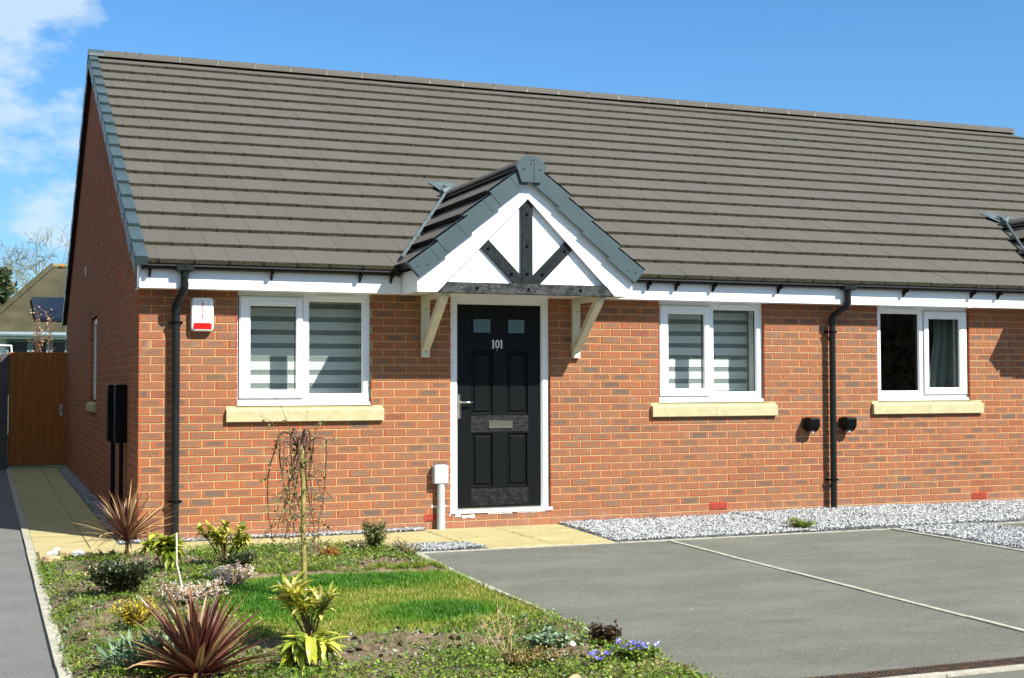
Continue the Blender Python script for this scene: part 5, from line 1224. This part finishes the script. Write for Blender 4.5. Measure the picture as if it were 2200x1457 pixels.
# weeping willow grafted on a bare stem
t = empty('weeping_willow', (.625, -3.87, gz(.62, -3.87))); tag(t, 'small weeping willow standard with drooping budding branches on a bare stem', 'tree')
b = MB(); b.tube([(0, 0, -.03), (.004, 0, .2), (-.006, 0, .45), (-.004, 0, .75), (-.018, 0, .90), (-.022, 0, 1.0)], [.021, .018, .016, .0155, .021, .013], 12); b.tube([(-.018, 0, .84), (-.024, -.004, .93), (-.022, 0, .985)], [.018, .024, .015], 10); b.build('trunk', M['greenbark'], t, smooth='all')
b = MB(); bp = []; rr = random.Random(17)
for i in range(17):
    a = i*2.4+rr.gauss(0, .3); rad = rr.uniform(.04, .12) if i % 3 else rr.uniform(.10, .17); up = rr.uniform(.06, .14); ln = rr.uniform(.42, .88); c, s = math.cos(a), math.sin(a)
    pts = [Vector((-.02, 0, .93+rr.uniform(-.04, .05)))]
    for q in (.25, .5, .8, 1.0): pts.append(Vector((-.02+c*rad*q, s*rad*q, .95+up*math.sin(q*2.2)+.0)))
    p = pts[-1]; d = Vector((c*.04, s*.04, -1)).normalized()
    for k in range(9): d = (d+Vector((rr.gauss(0, .13), rr.gauss(0, .13), -.10))).normalized(); p = p+d*ln/9; pts.append(p)
    n = len(pts); b.tube(pts, [.0058*(1-k/(n-1))**.9+.0013 for k in range(n)], 6, cap=False)
    for k in range(4, n):
        for m_i in range(2): bp.append(tuple(pts[k]+Vector((rr.gauss(0, .008), rr.gauss(0, .008), rr.gauss(0, .018)))))
    for k in range(5):
        q = pts[rr.randrange(4, n-1)]; d2 = Vector((rr.gauss(0, .8)+c*.5, rr.gauss(0, .8), rr.uniform(-.9, .5))).normalized(); L = rr.uniform(.06, .20); e = [q+d2*L*u+Vector((0, 0, -.25*L*u*u)) for u in (0, .35, .7, 1)]
        b.tube(e, [.0022, .0018, .0014, .0009], 5, cap=False)
        for m_i in range(6): bp.append(tuple(e[0].lerp(e[3], rr.random())+Vector((rr.gauss(0, .005),)*3)))
for (dx, dz, L) in ((-.22, .22, .0), (-.14, .32, .0), (.13, .20, .0), (.22, .08, 0)):
    e = [Vector((-.02+dx*u, .02, .93+dz*u-.02*math.sin(u*6))) for u in (0, .3, .6, .85, 1.15)]; b.tube(e, [.003, .0025, .002, .0015, .001], 5)
    for m_i in range(12): bp.append(tuple(e[1].lerp(e[4], rr.random())+Vector((rr.gauss(0, .006),)*3)))
b.build('branches', M['twig'], t, smooth='all'); P = np.array(bp); n = len(P)
v, f, m_ = scatter(LEAF_V, LEAF_F, P, rotmats(n, 2.2), .018*(.4+RNG.random(n))); npmesh('buds', v, f, M['bud'], np.repeat(RNG.random(n), m_), t)
# rocks at the corner of the bed and in the border
def rock(x, y, s, mat, lab, seed, grp=None, sx=1., z=None):
    rr = random.Random(seed); bm = bmesh.new(); bmesh.ops.create_icosphere(bm, subdivisions=3, radius=1)
    for vv in bm.verts:
        q = vv.co.copy(); k = 1+.16*math.sin(q.x*3.1+seed)+.13*math.sin(q.y*4.3+seed*2)+.10*math.sin(q.z*5+seed)+rr.gauss(0, .025); vv.co = Vector((q.x*k*s*sx, q.y*k*s*.8, q.z*k*s*.62))
    me = bpy.data.meshes.new('rock'); bm.to_mesh(me); bm.free(); me.materials.append(M[mat]); o = bpy.data.objects.new('rock', me); o.location = (x, y, (gz(x, y) if z is None else z)+s*.4); o.rotation_euler.z = rr.random()*6; link(o); tag(o, lab, 'rock', grp)
rock(-.725, -1.09, .080, 'white_rock', 'largest white rock at the corner of the path and kerb', 1); rock(-.56, -1.12, .058, 'white_rock', 'second white rock just right of the largest one', 2)
rock(-.68, -1.27, .055, 'tan_rock', 'round tan stone in front of the white rocks', 3); rock(-.765, -1.45, .055, 'tan_rock', 'flat orange tan stone against the left kerb', 4, None, 1.3)
rock(-.80, -1.24, .034, 'white_rock', 'small white stone wedged against the kerb by the tan stones', 5); rock(-.60, -2.50, .036, 'tan_rock', 'round tan pebble alone on the soil near the left kerb', 6)
rock(-.50, -1.30, .045, 'tan_rock', 'low brown stone right of the round tan stone by the path', 7, None, 1.6); rock(1.52, -5.98, .030, 'white_rock', 'white rock among the grey green leaves near the right edging', 8)
rock(1.42, -6.12, .022, 'white_rock', 'smaller white rock just below the one among the grey green leaves', 9); rock(1.20, -6.72, .035, 'tan_rock', 'pale stone at the bottom edge of the bed', 10, None, 1.5)

# unseen house added left of the drive to block sky light from the side passage
t = empty('added_shading_house', (-9, 5, 0)); tag(t, 'unseen brick house added beyond the drive to shade the side passage', 'house')
n_ = NT('far_brick'); bt = n_.n('ShaderNodeTexBrick'); n_.put(bt.inputs['Vector'], n_.coord(scale=(1, 1, 1))); n_.put(bt.inputs[1], (.11, .05, .035)); n_.put(bt.inputs[2], (.08, .045, .035)); n_.put(bt.inputs[3], (.16, .14, .10)); bt.inputs['Scale'].default_value = 4.4; n_.set(bt.outputs[0], .9, .2)  # bricks kept dark to limit light bounced onto the gable
b = MB(); b.box(-14, -2.5, -.1, -4.3, 15, 5.0); b.prism([(-14, 5.0), (-4.3, 5.0), (-9.15, 8.0)], -2.5, 15); w_ = child(b, 'wall', n_.m, t)
b = MB(); b.hexa([(-14.4, -1.8, 4.75), (-9.15, -1.8, 8.02), (-9.15, 13.3, 8.02), (-14.4, 13.3, 4.75), (-14.4, -1.8, 4.9), (-9.15, -1.8, 8.2), (-9.15, 13.3, 8.2), (-14.4, 13.3, 4.9)]); b.hexa([(-9.15, -1.8, 8.02), (-3.9, -1.8, 4.75), (-3.9, 13.3, 4.75), (-9.15, 13.3, 8.02), (-9.15, -1.8, 8.2), (-3.9, -1.8, 4.9), (-3.9, 13.3, 4.9), (-9.15, 13.3, 8.2)]); child(b, 'roof', M['dtile'], t)
for y_ in (1.0, 7.0):
    b = MB(); b.box(-4.31, y_, 1.0, -4.27, y_+1.2, 2.1, 0, 0, .01); w2 = child(b, 'window', M['upvc'], t); b = MB(); b.box(-4.268, y_+.07, 1.07, -4.262, y_+1.13, 2.03); b.build('glass', M['farglass'], w2)
